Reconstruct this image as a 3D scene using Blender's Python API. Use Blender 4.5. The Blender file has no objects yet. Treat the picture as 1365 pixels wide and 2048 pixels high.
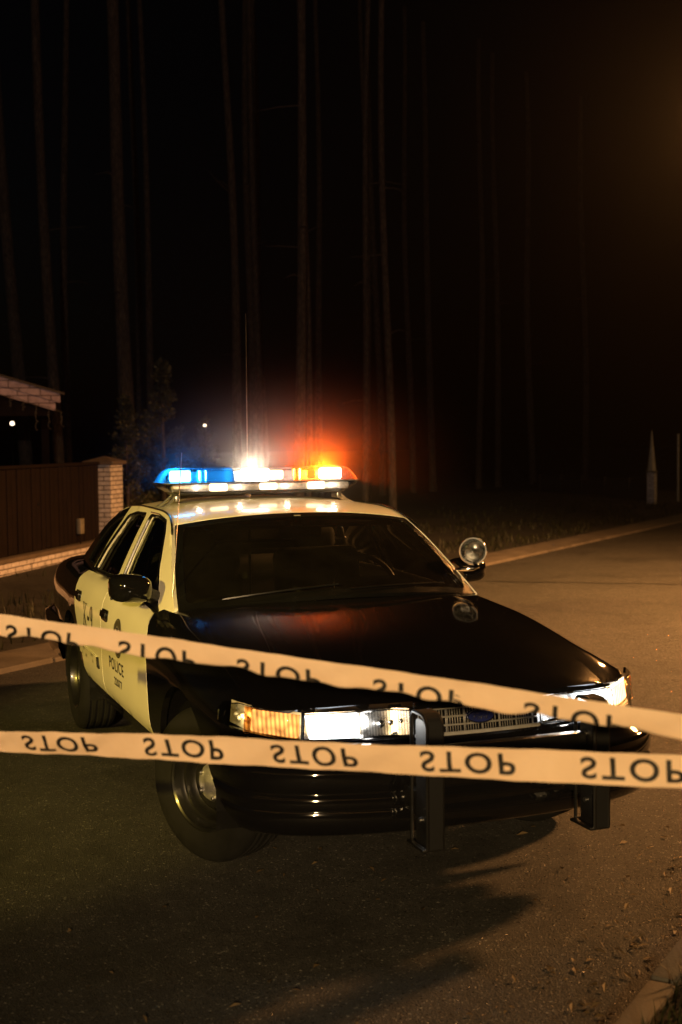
import bpy, bmesh, math, random
from bisect import bisect_right
from mathutils import Vector, Matrix
from mathutils.geometry import delaunay_2d_cdt

random.seed(7)
SC = bpy.context.scene
COL = SC.collection
PI = math.pi

# ------------------------------------------------------------------ camera
def make_camera():
    yaw, pit, rol, f = 2.776, -0.05454, -0.01047, 2600.0
    d = Vector((math.cos(pit)*math.cos(yaw), math.cos(pit)*math.sin(yaw), math.sin(pit)))
    r = Vector((math.sin(yaw), -math.cos(yaw), 0)); u = r.cross(d)
    r2 = math.cos(rol)*r + math.sin(rol)*u
    u2 = -math.sin(rol)*r + math.cos(rol)*u
    cd = bpy.data.cameras.new('camera'); co = bpy.data.objects.new('camera', cd); COL.objects.link(co)
    m = Matrix((r2, u2, -d)).transposed().to_4x4()
    m.translation = Vector((5.537, -2.314, 1.849))
    co.matrix_world = m
    cd.sensor_fit = 'VERTICAL'; cd.sensor_height = 36.0; cd.lens = f/2048*36.0
    cd.clip_start = 0.05; cd.clip_end = 500
    cd.dof.use_dof = True; cd.dof.focus_distance = 6.6; cd.dof.aperture_fstop = 2.9
    SC.camera = co
make_camera()

# ------------------------------------------------------------------ world, exposure
W = bpy.data.worlds.new('World'); SC.world = W; W.use_nodes = True
nt = W.node_tree; nt.nodes.clear()
sky = nt.nodes.new('ShaderNodeTexSky'); sky.sky_type = 'NISHITA'; sky.sun_disc = False
sky.sun_elevation = math.radians(-5.4); sky.sun_rotation = math.radians(200)
bg = nt.nodes.new('ShaderNodeBackground'); bg.inputs['Strength'].default_value = 0.13
wo = nt.nodes.new('ShaderNodeOutputWorld')
nt.links.new(sky.outputs[0], bg.inputs[0]); nt.links.new(bg.outputs[0], wo.inputs[0])
SC.view_settings.view_transform = 'Standard'; SC.view_settings.look = 'None'
SC.view_settings.exposure = 0; SC.view_settings.gamma = 1
SC.cycles.max_bounces = 8; SC.cycles.transparent_max_bounces = 24
SC.cycles.volume_bounces = 0
SC.cycles.sample_clamp_indirect = 4.0

# street lamps that light the place: one over the road, one on the street behind the photographer
LAMP_A = Vector((-2.8, 11.6, 6.2))      # over the road to the right, orange: throws the car's shadow towards us
LAMP_B = Vector((16.5, -7.1, 4.4))      # behind the photographer, peach
LAMP_C = Vector((12.0, -14.5, 6.2))     # beyond the left edge, yellow: lights the doors
def street_light(name, pos, power, color, size=0.12, spot=math.radians(165), aim=(0, 0, -1), blend=.35):
    l = bpy.data.lights.new(name, 'SPOT'); l.energy = power; l.color = color
    l.shadow_soft_size = size; l.spot_size = spot; l.spot_blend = blend
    o = bpy.data.objects.new(name, l); COL.objects.link(o); o.location = pos
    o.rotation_euler = Vector(aim).to_track_quat('-Z', 'Y').to_euler()
    return o
street_light('road_lamp_light', LAMP_A, 31000, (1.0, 0.42, 0.115), spot=math.radians(132), aim=(-.2, -.3, -1), blend=.9, size=.55)
street_light('street_lamp_light', LAMP_B, 11800, (1.0, 0.645, 0.27), spot=math.radians(16.0), aim=Vector((2.5, -1.25, 1.72))-LAMP_B, blend=.6)
street_light('trunk_fill_light', LAMP_B+Vector((.3, .2, .3)), 4200, (1.0, 0.72, 0.48), spot=math.radians(46), aim=Vector((-19, 4, 8))-LAMP_B, blend=.6)  # added fill beside the street lamp, only to brighten the tree trunks
street_light('side_lamp_light', LAMP_C, 18500, (1.0, 0.67, 0.10), spot=math.radians(11.5), aim=Vector((-1.7, -1.0, .82))-LAMP_C, blend=.55)
street_light('road_end_lamp_light', Vector((-15.4, 14.0, 8.0)), 2600, (1.0, 0.40, 0.10), spot=math.radians(36), aim=Vector((3.5, -1, 1))-Vector((-15.4, 14.0, 8.0)))
street_light('far_lamp_light', Vector((-21.5, 24.0, 5.0)), 230, (1.0, 0.50, 0.14), spot=math.radians(110), aim=(-.1, -.4, -.9))

# ------------------------------------------------------------------ node helpers
def new_mat(name):
    m = bpy.data.materials.new(name); m.use_nodes = True
    nt = m.node_tree; nt.nodes.clear()
    out = nt.nodes.new('ShaderNodeOutputMaterial')
    return m, nt, out
def N(nt, t, **kw):
    n = nt.nodes.new(t)
    for k, v in kw.items():
        if hasattr(n, k): setattr(n, k, v)
        else: n.inputs[k.replace('_', ' ')].default_value = v
    return n
def ramp(nt, fac, stops):
    r = nt.nodes.new('ShaderNodeValToRGB'); el = r.color_ramp.elements
    while len(el) > 1: el.remove(el[0])
    el[0].position = stops[0][0]; el[0].color = (*stops[0][1], 1)
    for p, c in stops[1:]:
        e = el.new(p); e.color = (*c, 1)
    nt.links.new(fac, r.inputs[0]); return r
def mulc(c, k): return tuple(x*k for x in c)

def pm(name, color, rough=.5, metal=0., var=.25, scale=8., bump=0., bscale=60., coat=0., rvar=.15, spec=.5):
    """procedural principled material: noise varies the colour and the gloss, optional fine bump"""
    m, nt, out = new_mat(name)
    b = N(nt, 'ShaderNodeBsdfPrincipled'); nt.links.new(b.outputs[0], out.inputs[0])
    tc = N(nt, 'ShaderNodeTexCoord')
    nz = N(nt, 'ShaderNodeTexNoise', Scale=scale, Detail=6.0, Roughness=.6); nt.links.new(tc.outputs['Object'], nz.inputs['Vector'])
    r = ramp(nt, nz.outputs['Fac'], [(.3, mulc(color, 1-var)), (.7, mulc(color, 1+var*.6))])
    nt.links.new(r.outputs[0], b.inputs['Base Color'])
    mr = N(nt, 'ShaderNodeMapRange'); mr.inputs[1].default_value = .3; mr.inputs[2].default_value = .7
    mr.inputs[3].default_value = max(.02, rough*(1-rvar)); mr.inputs[4].default_value = min(1, rough*(1+rvar))
    nt.links.new(nz.outputs['Fac'], mr.inputs[0]); nt.links.new(mr.outputs[0], b.inputs['Roughness'])
    b.inputs['Metallic'].default_value = metal
    b.inputs['Specular IOR Level'].default_value = spec
    if coat:
        b.inputs['Coat Weight'].default_value = coat; b.inputs['Coat Roughness'].default_value = .09
    if bump:
        n2 = N(nt, 'ShaderNodeTexNoise', Scale=bscale, Detail=4.0); nt.links.new(tc.outputs['Object'], n2.inputs['Vector'])
        bp = N(nt, 'ShaderNodeBump', Strength=.6, Distance=bump); nt.links.new(n2.outputs['Fac'], bp.inputs['Height'])
        nt.links.new(bp.outputs[0], b.inputs['Normal'])
    return m

def glass(name, tint, rough=.02, ior=1.5, ribs=0., scatter=0., dust=0.):
    m, nt, out = new_mat(name)
    t = N(nt, 'ShaderNodeBsdfTransparent'); t.inputs[0].default_value = (*tint, 1)
    g = N(nt, 'ShaderNodeBsdfGlossy'); g.inputs['Roughness'].default_value = rough
    fr = N(nt, 'ShaderNodeFresnel', IOR=ior)
    mx = N(nt, 'ShaderNodeMixShader')
    nt.links.new(fr.outputs[0], mx.inputs[0]); nt.links.new(t.outputs[0], mx.inputs[1]); nt.links.new(g.outputs[0], mx.inputs[2])
    tc = N(nt, 'ShaderNodeTexCoord')
    if ribs:
        wv = N(nt, 'ShaderNodeTexWave', Scale=ribs, Distortion=.2); wv.bands_direction = 'Y'
        nt.links.new(tc.outputs['Object'], wv.inputs['Vector'])
        bp = N(nt, 'ShaderNodeBump', Strength=.5, Distance=.004); nt.links.new(wv.outputs['Fac'], bp.inputs['Height'])
        nt.links.new(bp.outputs[0], g.inputs['Normal']); nt.links.new(bp.outputs[0], fr.inputs['Normal'])
        r = ramp(nt, wv.outputs['Fac'], [(.2, mulc(tint, .55)), (.8, tint)]); nt.links.new(r.outputs[0], t.inputs[0])
    else:
        nz = N(nt, 'ShaderNodeTexNoise', Scale=3., Detail=5.); nt.links.new(tc.outputs['Object'], nz.inputs['Vector'])
        r = ramp(nt, nz.outputs['Fac'], [(.3, mulc(tint, .93)), (.7, tint)]); nt.links.new(r.outputs[0], t.inputs[0])
    if dust:                             # a thin film of road dust on the glass
        df = N(nt, 'ShaderNodeBsdfDiffuse'); df.inputs[0].default_value = (.45, .40, .34, 1)
        m2 = N(nt, 'ShaderNodeMixShader')
        dn = N(nt, 'ShaderNodeTexNoise', Scale=4., Detail=6., Roughness=.7); nt.links.new(tc.outputs['Object'], dn.inputs['Vector'])
        dr = N(nt, 'ShaderNodeMapRange'); dr.inputs[1].default_value = .3; dr.inputs[2].default_value = .75; dr.inputs[3].default_value = dust*.6; dr.inputs[4].default_value = dust*1.5
        nt.links.new(dn.outputs['Fac'], dr.inputs[0]); nt.links.new(dr.outputs[0], m2.inputs[0])
        nt.links.new(mx.outputs[0], m2.inputs[1]); nt.links.new(df.outputs[0], m2.inputs[2]); mx = m2
    if scatter:
        tl = N(nt, 'ShaderNodeBsdfTranslucent'); tl.inputs[0].default_value = (*tint, 1)
        m2 = N(nt, 'ShaderNodeMixShader'); m2.inputs[0].default_value = scatter
        nt.links.new(mx.outputs[0], m2.inputs[1]); nt.links.new(tl.outputs[0], m2.inputs[2]); mx = m2
    nt.links.new(mx.outputs[0], out.inputs[0]); return m

def emit(name, color, strength, var=.25, scale=60., sample=True):
    m, nt, out = new_mat(name)
    e = N(nt, 'ShaderNodeEmission'); nt.links.new(e.outputs[0], out.inputs[0])
    tc = N(nt, 'ShaderNodeTexCoord'); nz = N(nt, 'ShaderNodeTexVoronoi', Scale=scale); nt.links.new(tc.outputs['Object'], nz.inputs['Vector'])
    r = ramp(nt, nz.outputs['Distance'], [(0., color), (1., mulc(color, 1-var))]); nt.links.new(r.outputs[0], e.inputs[0])
    e.inputs[1].default_value = strength
    if not sample: m.cycles.emission_sampling = 'NONE'
    return m

M = {}
M['black_paint'] = pm('black_paint', (.004, .004, .0045), .05, coat=0., var=.2, scale=3, spec=.6)
M['white_paint'] = pm('white_paint', (.74, .71, .60), .32, coat=.7, var=.05, scale=2.2)
M['black_plastic'] = pm('black_plastic', (.005, .005, .0055), .45, bump=.0006, bscale=500)
M['black_rubber'] = pm('black_rubber', (.004, .004, .0042), .75, spec=.25, bump=.001, bscale=300)
M['tyre_rubber'] = pm('tyre_rubber', (.005, .005, .005), .85, spec=.2, bump=.001, bscale=200, var=.35, scale=14)
M['steel_black'] = pm('steel_black', (.006, .006, .006), .32, metal=.0, coat=.3)
M['chrome'] = pm('chrome', (.75, .75, .76), .10, metal=1., var=.06)
M['brushed'] = pm('brushed', (.42, .42, .43), .32, metal=1., var=.15, scale=30)
M['trim_black'] = pm('trim_black', (.005, .005, .005), .25)
M['interior'] = pm('interior', (.012, .011, .010), .8, bump=.001, bscale=120)
M['interior_light'] = pm('interior_light', (.16, .15, .12), .7)
M['ink'] = pm('ink', (.012, .011, .010), .5)
M['ink_grey'] = pm('ink_grey', (.10, .085, .05), .5, var=.4, scale=90)
M['win'] = glass('window_glass', (.55, .56, .55))
M['shield'] = glass('windshield_glass', (.72, .73, .72), dust=.009)
M['clear_lens'] = glass('clear_lens', (.92, .92, .90), ribs=0)
M['ribbed_lens'] = glass('ribbed_lens', (.9, .9, .88), ribs=28.)
M['amber_lens'] = glass('amber_lens', (1., .53, .19), ribs=22.)
M['blue_lens'] = glass('blue_lens', (.09, .50, 1.), rough=.05, scatter=.014)
M['orange_lens'] = glass('orange_lens', (1., .36, .07), rough=.05, scatter=.02)
M['blue_badge'] = pm('blue_badge', (.012, .018, .10), .2, coat=1.)

# ------------------------------------------------------------------ object helpers
def link_mesh(name, verts, faces, mat, parent=None, smooth=True):
    me = bpy.data.meshes.new(name); me.from_pydata([tuple(v) for v in verts], [], faces); me.update()
    o = bpy.data.objects.new(name, me); COL.objects.link(o)
    if mat: me.materials.append(M[mat] if isinstance(mat, str) else mat)
    if smooth:
        me.polygons.foreach_set('use_smooth', [True]*len(me.polygons))
    if parent: o.parent = parent
    return o
def link_bm(name, bm, mat, parent=None, smooth=False, ang=None):
    bmesh.ops.recalc_face_normals(bm, faces=bm.faces)
    me = bpy.data.meshes.new(name); bm.to_mesh(me); bm.free()
    o = bpy.data.objects.new(name, me); COL.objects.link(o)
    if mat:
        for mm in (mat if isinstance(mat, (list, tuple)) else [mat]): me.materials.append(M[mm] if isinstance(mm, str) else mm)
    if smooth:
        me.polygons.foreach_set('use_smooth', [True]*len(me.polygons))
        if ang is not None:
            try: me.set_sharp_from_angle(angle=math.radians(ang))
            except Exception: pass
    if parent: o.parent = parent
    return o
def split(o, name=None):
    """every loose piece of a mesh becomes an object (a part) of its own"""
    bm = bmesh.new(); bm.from_mesh(o.data); bm.verts.index_update(); seen = {}; pieces = []
    for v in bm.verts:
        if v in seen: continue
        st = [v]; seen[v] = len(pieces); vs = []
        while st:
            a = st.pop(); vs.append(a)
            for e in a.link_edges:
                b = e.other_vert(a)
                if b not in seen: seen[b] = seen[a]; st.append(b)
        pieces.append(vs)
    smooth = o.data.polygons[0].use_smooth; out = []
    for vs in pieces:
        ix = {v: i for i, v in enumerate(vs)}; fs = [[ix[w] for w in f.verts] for f in {f for v in vs for f in v.link_faces}]
        q = link_mesh(name or o.name, [v.co.copy() for v in vs], fs, o.data.materials[0], o.parent, smooth)
        q.matrix_parent_inverse = o.matrix_parent_inverse.copy(); q.location = o.location; q.rotation_euler = o.rotation_euler
        if smooth: q.data.set_sharp_from_angle(angle=math.radians(40))
        out.append(q)
    bm.free(); bpy.data.objects.remove(o); return out
def empty(name, loc=(0, 0, 0), rz=0., parent=None):
    o = bpy.data.objects.new(name, None); COL.objects.link(o); o.location = loc; o.rotation_euler = (0, 0, rz)
    o.empty_display_size = .2
    if parent: o.parent = parent
    return o
def tag(o, label, cat, group=None, kind=None):
    o['label'] = label; o['category'] = cat
    if group: o['group'] = group
    if kind: o['kind'] = kind
    return o
def structure(o): o['kind'] = 'structure'; return o

def add_box(bm, c, s, bevel=0., rot=None, seg=2):
    r = bmesh.ops.create_cube(bm, size=1.0); vs = r['verts']
    bmesh.ops.scale(bm, vec=s, verts=vs)
    if bevel:
        es = list({e for v in vs for e in v.link_edges})
        rb = bmesh.ops.bevel(bm, geom=es, offset=bevel, segments=seg, affect='EDGES', profile=.5)
        vs = list({v for f in rb['faces'] for v in f.verts} | {v for v in vs if v.is_valid})
        seen = set(vs); st = list(vs)
        while st:
            v = st.pop()
            for e in v.link_edges:
                w = e.other_vert(v)
                if w not in seen: seen.add(w); st.append(w)
        vs = list(seen)
    if rot is not None: bmesh.ops.rotate(bm, cent=(0, 0, 0), matrix=rot, verts=vs)
    bmesh.ops.translate(bm, vec=c, verts=vs)
    return vs
def add_tube(bm, pts, rad, n=8, cap=True):
    pts = [Vector(p) for p in pts]
    rads = rad if isinstance(rad, (list, tuple)) else [rad]*len(pts)
    rings = []; up = None
    for i, p in enumerate(pts):
        t = (pts[min(i+1, len(pts)-1)] - pts[max(i-1, 0)]).normalized()
        if up is None:
            up = t.orthogonal().normalized()
        up = (up - t*up.dot(t)).normalized(); b = t.cross(up)
        rings.append([bm.verts.new(p + rads[i]*(math.cos(2*PI*k/n)*up + math.sin(2*PI*k/n)*b)) for k in range(n)])
    for a, c in zip(rings, rings[1:]):
        for k in range(n): bm.faces.new((a[k], a[(k+1) % n], c[(k+1) % n], c[k]))
    if cap:
        bm.faces.new(rings[0][::-1]); bm.faces.new(rings[-1])
def add_lathe(bm, prof, n=48, axis='Y', cap0=False, cap1=False):
    """prof: list of (radius, height along axis)"""
    rings = []
    for r, h in prof:
        ring = []
        for k in range(n):
            a = 2*PI*k/n; c, s = r*math.cos(a), r*math.sin(a)
            co = {'Y': (c, h, s), 'Z': (c, s, h), 'X': (h, c, s)}[axis]
            ring.append(bm.verts.new(co))
        rings.append(ring)
    for a, b in zip(rings, rings[1:]):
        for k in range(n): bm.faces.new((a[k], a[(k+1) % n], b[(k+1) % n], b[k]))
    if cap0: bm.faces.new(rings[0])
    if cap1: bm.faces.new(rings[-1])
def add_prism(bm, poly, axis, lo, hi):
    """poly of 2D points extruded along axis ('Y': poly in xz; 'X': poly in yz; 'Z': poly in xy)"""
    def mk(p, h): return {'Y': (p[0], h, p[1]), 'X': (h, p[0], p[1]), 'Z': (p[0], p[1], h)}[axis]
    a = [bm.verts.new(mk(p, lo)) for p in poly]; b = [bm.verts.new(mk(p, hi)) for p in poly]
    n = len(poly)
    for k in range(n): bm.faces.new((a[k], a[(k+1) % n], b[(k+1) % n], b[k]))
    bm.faces.new(a[::-1]); bm.faces.new(b)
def box_obj(name, c, s, mat, parent=None, bevel=0., rot=None, smooth=False):
    bm = bmesh.new(); add_box(bm, c, s, bevel, rot); return link_bm(name, bm, mat, parent, smooth=bevel > 0, ang=40)
def tube_obj(name, pts, rad, mat, parent=None, n=8):
    bm = bmesh.new(); add_tube(bm, pts, rad, n); return link_bm(name, bm, mat, parent, smooth=True, ang=50)

def pchip(pts):
    pts = sorted(pts); xs = [p[0] for p in pts]; ys = [p[1] for p in pts]; n = len(xs)
    h = [xs[i+1]-xs[i] for i in range(n-1)]; dl = [(ys[i+1]-ys[i])/h[i] for i in range(n-1)]
    m = [0.]*n; m[0] = dl[0]; m[-1] = dl[-1]
    for i in range(1, n-1):
        if dl[i-1]*dl[i] > 0:
            w1 = 2*h[i]+h[i-1]; w2 = h[i]+2*h[i-1]
            m[i] = (w1+w2)/(w1/dl[i-1]+w2/dl[i])
    def f(x):
        if x <= xs[0]: return ys[0]+m[0]*(x-xs[0])
        if x >= xs[-1]: return ys[-1]+m[-1]*(x-xs[-1])
        i = bisect_right(xs, x)-1; t = (x-xs[i])/h[i]
        t2 = t*t; t3 = t2*t
        return (2*t3-3*t2+1)*ys[i]+(t3-2*t2+t)*h[i]*m[i]+(-2*t3+3*t2)*ys[i+1]+(t3-t2)*h[i]*m[i+1]
    return f

def inside(p, poly):
    x, y = p; c = False; n = len(poly); j = n-1
    for i in range(n):
        xi, yi = poly[i]; xj, yj = poly[j]
        if (yi > y) != (yj > y) and x < (xj-xi)*(y-yi)/(yj-yi)+xi: c = not c
        j = i
    return c
def resample(poly, sp):
    out = []; n = len(poly)
    for i in range(n):
        a = poly[i]; b = poly[(i+1) % n]; L = math.hypot(b[0]-a[0], b[1]-a[1]); k = max(1, int(round(L/sp)))
        for j in range(k): out.append((a[0]+(b[0]-a[0])*j/k, a[1]+(b[1]-a[1])*j/k))
    return out
def rounded(poly, r, seg=4):
    """round every corner of a polygon"""
    out = []; n = len(poly)
    for i in range(n):
        p = Vector(poly[i]); a = Vector(poly[i-1]); b = Vector(poly[(i+1) % n])
        ra = min(r, (a-p).length*.45); rb = min(r, (b-p).length*.45)
        pa = p+(a-p).normalized()*ra; pb = p+(b-p).normalized()*rb
        for k in range(seg+1):
            t = k/seg; q = pa*(1-t)**2+p*2*t*(1-t)+pb*t*t; out.append((q.x, q.y))
    return out
def panel(name, poly, fmap, mat, parent, holes=(), sp=.05, thick=.012, axis=None, out=0.):
    """a sheet cut to a 2D outline (with holes) laid on the surface fmap(u, v), with a folded-in edge"""
    loops = [resample(poly, sp)]+[resample(h, sp) for h in holes]
    co = []; ed = []
    for lp in loops:
        b = len(co); co += lp; ed += [(b+i, b+(i+1) % len(lp)) for i in range(len(lp))]
    nb = len(co)
    x0 = min(p[0] for p in poly); x1 = max(p[0] for p in poly); y0 = min(p[1] for p in poly); y1 = max(p[1] for p in poly)
    nx = int((x1-x0)/sp)+1; ny = int((y1-y0)/sp)+1
    bpts = list(co)
    cell = {}
    for p in bpts: cell.setdefault((int(p[0]//sp), int(p[1]//sp)), []).append(p)
    for i in range(nx+1):
        for j in range(ny+1):
            p = (x0+(i+.13*(j % 2))*sp, y0+j*sp)
            if not inside(p, loops[0]) or any(inside(p, h) for h in loops[1:]): continue
            cx, cy = int(p[0]//sp), int(p[1]//sp); ok = True
            for a in (-1, 0, 1):
                for b in (-1, 0, 1):
                    for q in cell.get((cx+a, cy+b), ()):
                        if (p[0]-q[0])**2+(p[1]-q[1])**2 < (.55*sp)**2: ok = False
            if ok: co.append(p)
    v2, e2, f2, *_ = delaunay_2d_cdt([Vector(p) for p in co], ed, [], 0, 1e-7)
    faces = []
    for f in f2:
        cx = sum(v2[i].x for i in f)/len(f); cy = sum(v2[i].y for i in f)/len(f)
        if inside((cx, cy), loops[0]) and not any(inside((cx, cy), h) for h in loops[1:]): faces.append(list(f))
    P = []; Nn = []
    e = 1e-3
    for v in v2:
        p = Vector(fmap(v.x, v.y)); pu = Vector(fmap(v.x+e, v.y)); pv = Vector(fmap(v.x, v.y+e))
        n = (pu-p).cross(pv-p)
        if n.length > 0: n.normalize()
        P.append(p); Nn.append(n)
    ref = Vector(axis) if axis is not None else Vector((-1.6, 0, .7))
    s = sum(n.dot(p-ref) for p, n in zip(P, Nn))
    if s < 0:
        Nn = [-n for n in Nn]
    verts = [p+n*out for p, n in zip(P, Nn)]
    # consistent winding
    for f in faces:
        a, b, c = (P[i] for i in f[:3])
        if (b-a).cross(c-a).dot(Nn[f[0]]) < 0: f.reverse()
    # rim
    if thick:
        cnt = {}
        for f in faces:
            for i in range(len(f)):
                a, b = f[i], f[(i+1) % len(f)]; cnt[(a, b)] = 1
        rim = {}
        nf = []
        for (a, b) in cnt:
            if (b, a) not in cnt:
                for k in (a, b):
                    if k not in rim:
                        rim[k] = (len(verts), len(verts)+1); verts.append(verts[k].copy()); verts.append(verts[k]-Nn[k]*thick)
                nf.append([rim[b][0], rim[a][0], rim[a][1], rim[b][1]])
        faces += nf
    return link_mesh(name, verts, faces, mat, parent)

_font = None
def text_tris(txt, w=None, h=None, spacing=1.0, offset=0., maxedge=None):
    """triangles of a word, in 2D, scaled to w x h, lower left at the origin"""
    cu = bpy.data.curves.new('txt', 'FONT'); cu.body = txt; cu.size = 1.; cu.space_character = spacing; cu.offset = offset; cu.resolution_u = 4
    o = bpy.data.objects.new('txt', cu); COL.objects.link(o)
    dg = bpy.context.evaluated_depsgraph_get(); me = bpy.data.meshes.new_from_object(o.evaluated_get(dg))
    bm = bmesh.new(); bm.from_mesh(me); bmesh.ops.triangulate(bm, faces=bm.faces)
    bpy.data.objects.remove(o); bpy.data.curves.remove(cu); bpy.data.meshes.remove(me)
    xs = [v.co.x for v in bm.verts]; ys = [v.co.y for v in bm.verts]
    x0, x1, y0, y1 = min(xs), max(xs), min(ys), max(ys)
    sx = w/(x1-x0) if w else h/(y1-y0); sy = h/(y1-y0) if h else sx
    for v in bm.verts: v.co = ((v.co.x-x0)*sx, (v.co.y-y0)*sy, 0)
    if maxedge:
        for _ in range(6):
            es = [e for e in bm.edges if e.calc_length() > maxedge]
            if not es: break
            bmesh.ops.subdivide_edges(bm, edges=es, cuts=1); bmesh.ops.triangulate(bm, faces=bm.faces)
    vs = [(v.co.x, v.co.y) for v in bm.verts]; bm.verts.index_update()
    fs = [[v.index for v in f.verts] for f in bm.faces]; bm.free()
    return vs, fs

# ================================================================== police car
# x forward, y to the car's left, z up; origin on the road below the front axle
CAR = tag(empty('police_car'), 'black police sedan with white doors and roof, light bar flashing, parked across the road', 'police car')

zc_f = pchip([(-4.4, 1.02), (-4.0, 1.085), (-3.3, 1.11), (-.75, 1.105), (-.55, 1.085), (-.34, 1.052), (.16, .985), (.6, .905), (.85, .858), (.98, .828)])
zs_f = pchip([(-4.4, .97), (-4.0, 1.02), (-3.3, 1.055), (-2.6, 1.055), (-1.8, 1.05), (-1.2, 1.03), (-.75, 1.01), (-.34, .985), (.16, .915), (.6, .838), (.76, .802), (.95, .765)])
yw_f = pchip([(-4.4, .80), (-4.2, .86), (-3.9, .92), (-3.4, .955), (-2.9, .972), (-1.8, .978), (-.6, .972), (0., .968), (.4, .95), (.62, .925), (.76, .862), (.87, .755), (.95, .62)])
k_f = pchip([(-4.4, 1.), (.2, 1.), (.5, .75), (.8, .30), (.95, .2)])
gap_f = pchip([(-4.4, .62), (-3.9, .70), (-3.2, .74), (-.9, .80), (-.6, .795), (-.3, .765), (.2, .735), (.7, .70), (.85, .665), (.95, .56)])
_sec = {}
def section(x):
    k = round(x, 4)
    if k in _sec: return _sec[k]
    zc, zs, yw, kk, gp = zc_f(x), zs_f(x), yw_f(x), k_f(x), gap_f(x)
    d = zc-zs
    c = [(0, zc), (.52*gp, zs+.84*d), (gp, zs+.30*d), (yw-.115*kk, zs), (yw-.035*kk, zs-.055), (yw, zs-.38*(zs-.50)), (yw-.004, zs-.74*(zs-.50)),
         (yw-.012, .50), (yw-.040, .42), (yw-.11, .30)]
    fy = pchip([(i, p[0]) for i, p in enumerate(c)]); fz = pchip([(i, p[1]) for i, p in enumerate(c)])
    _sec[k] = (fy, fz); return _sec[k]
def S(x, s):
    fy, fz = section(x); q = abs(s); return fy(q), fz(q)
def s_of_z(x, z):
    fz = section(x)[1]; a, b = 2.3, 9.0
    for _ in range(28):
        m = .5*(a+b)
        if fz(m) > z: a = m
        else: b = m
    return .5*(a+b)
def side_y(x, z): return section(x)[0](s_of_z(x, z))
K = .10                                     # panel coordinate v = s*K
def body_map(sg): return lambda u, v: (lambda p: (u, sg*p[0], p[1]))(S(u, v/K))
def top_map(u, v):
    p = S(u, v/K); return (u, math.copysign(p[0], v) if v else 0., p[1])
def xz(pts): return [(x, s_of_z(x, z)*K) for x, z in pts]
def arc(cx, cz, r, a0, a1, n=18):
    return [(cx+r*math.cos(math.radians(a0+(a1-a0)*i/n)), cz+r*math.sin(math.radians(a0+(a1-a0)*i/n))) for i in range(n+1)]
RW = -2.906; HUB = .345; ARCH = .43

# --- greenhouse surfaces
yb_f = pchip([(-3.5, .79), (-2.9, .84), (-2.3, .858), (-1.8, .862), (-1.2, .857), (-.9, .842), (-.6, .815)])
def Yg(x, z):
    d = z-1.04; return yb_f(x)-.42*d-.16*d*abs(d)
A_line = [(-.64, 1.03), (-.85, 1.165), (-1.08, 1.315), (-1.25, 1.405), (-1.40, 1.448), (-1.62, 1.466), (-2.1, 1.47), (-2.45, 1.457), (-2.70, 1.42), (-2.95, 1.33), (-3.2, 1.20), (-3.45, 1.075)]
zr_f = pchip(A_line)
def gside(sg): return lambda u, v: (u, sg*Yg(u, v), v)
WT, WB = -1.25, -.64                       # windshield corners, top and bottom, along the pillar line
def shield_map(u, v, lo=.0):
    q = max(-1.05, min(1.05, u)); t = v
    xe = WB+(WT-WB)*t; ze = zr_f(xe); ye = Yg(xe, ze)-.012
    xc = -.45+(-1.19+.45)*t; zc = 1.088+(1.458-1.088)*t + .02*math.sin(PI*min(1, max(0, t)))
    k = abs(q)**2.2
    return (xc+(xe-xc)*k, q*ye, zc+(ze-zc)*k)
def rear_glass_map(u, v):
    q = u; t = v
    xe = -3.42+(-2.76+3.42)*t; ze = zr_f(xe); ye = Yg(xe, ze)-.012
    xc = -3.52+(-2.86+3.52)*t; zc = 1.10+(1.455-1.10)*t + .015*math.sin(PI*min(1, max(0, t)))
    k = abs(q)**2.2
    return (xc+(xe-xc)*k, q*ye, zc+(ze-zc)*k)
def roof_map(u, v):
    q, t = u, v
    xe = WT+(-2.76-WT)*t; ze = zr_f(xe); ye = Yg(xe, ze)
    xc = -1.19+(-2.86+1.19)*t
    zc = 1.458+.062*math.sin(PI*min(1, max(0, t)))**.75 if 0 < t < 1 else 1.458
    k = abs(q)**2.4
    return (xc+(xe-xc)*abs(q)**2.2, q*ye, zc+(ze-zc)*k)

# ------------------------------------------------------------------ panels
hood_o = [(-.50, -1.0*K), (-.56, -1.55*K), (-.64, -1.99*K), (.2, -1.99*K), (.60, -1.99*K), (.815, -1.98*K), (.90, -1.3*K), (.945, -.8*K), (.967, -.4*K), (.972, 0)]
hood_o += [(x, -v) for x, v in hood_o[::-1][1:]]
panel('hood', hood_o, top_map, 'black_paint', CAR, sp=.035, thick=.02)
trunk_o = [(-3.56, -1.9*K), (-4.0, -1.9*K), (-4.28, -1.7*K), (-4.34, 0)]
trunk_o += [(x, -v) for x, v in trunk_o[::-1][1:]]
panel('trunk_lid', trunk_o, top_map, 'black_paint', CAR, sp=.06, thick=.02)

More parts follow.
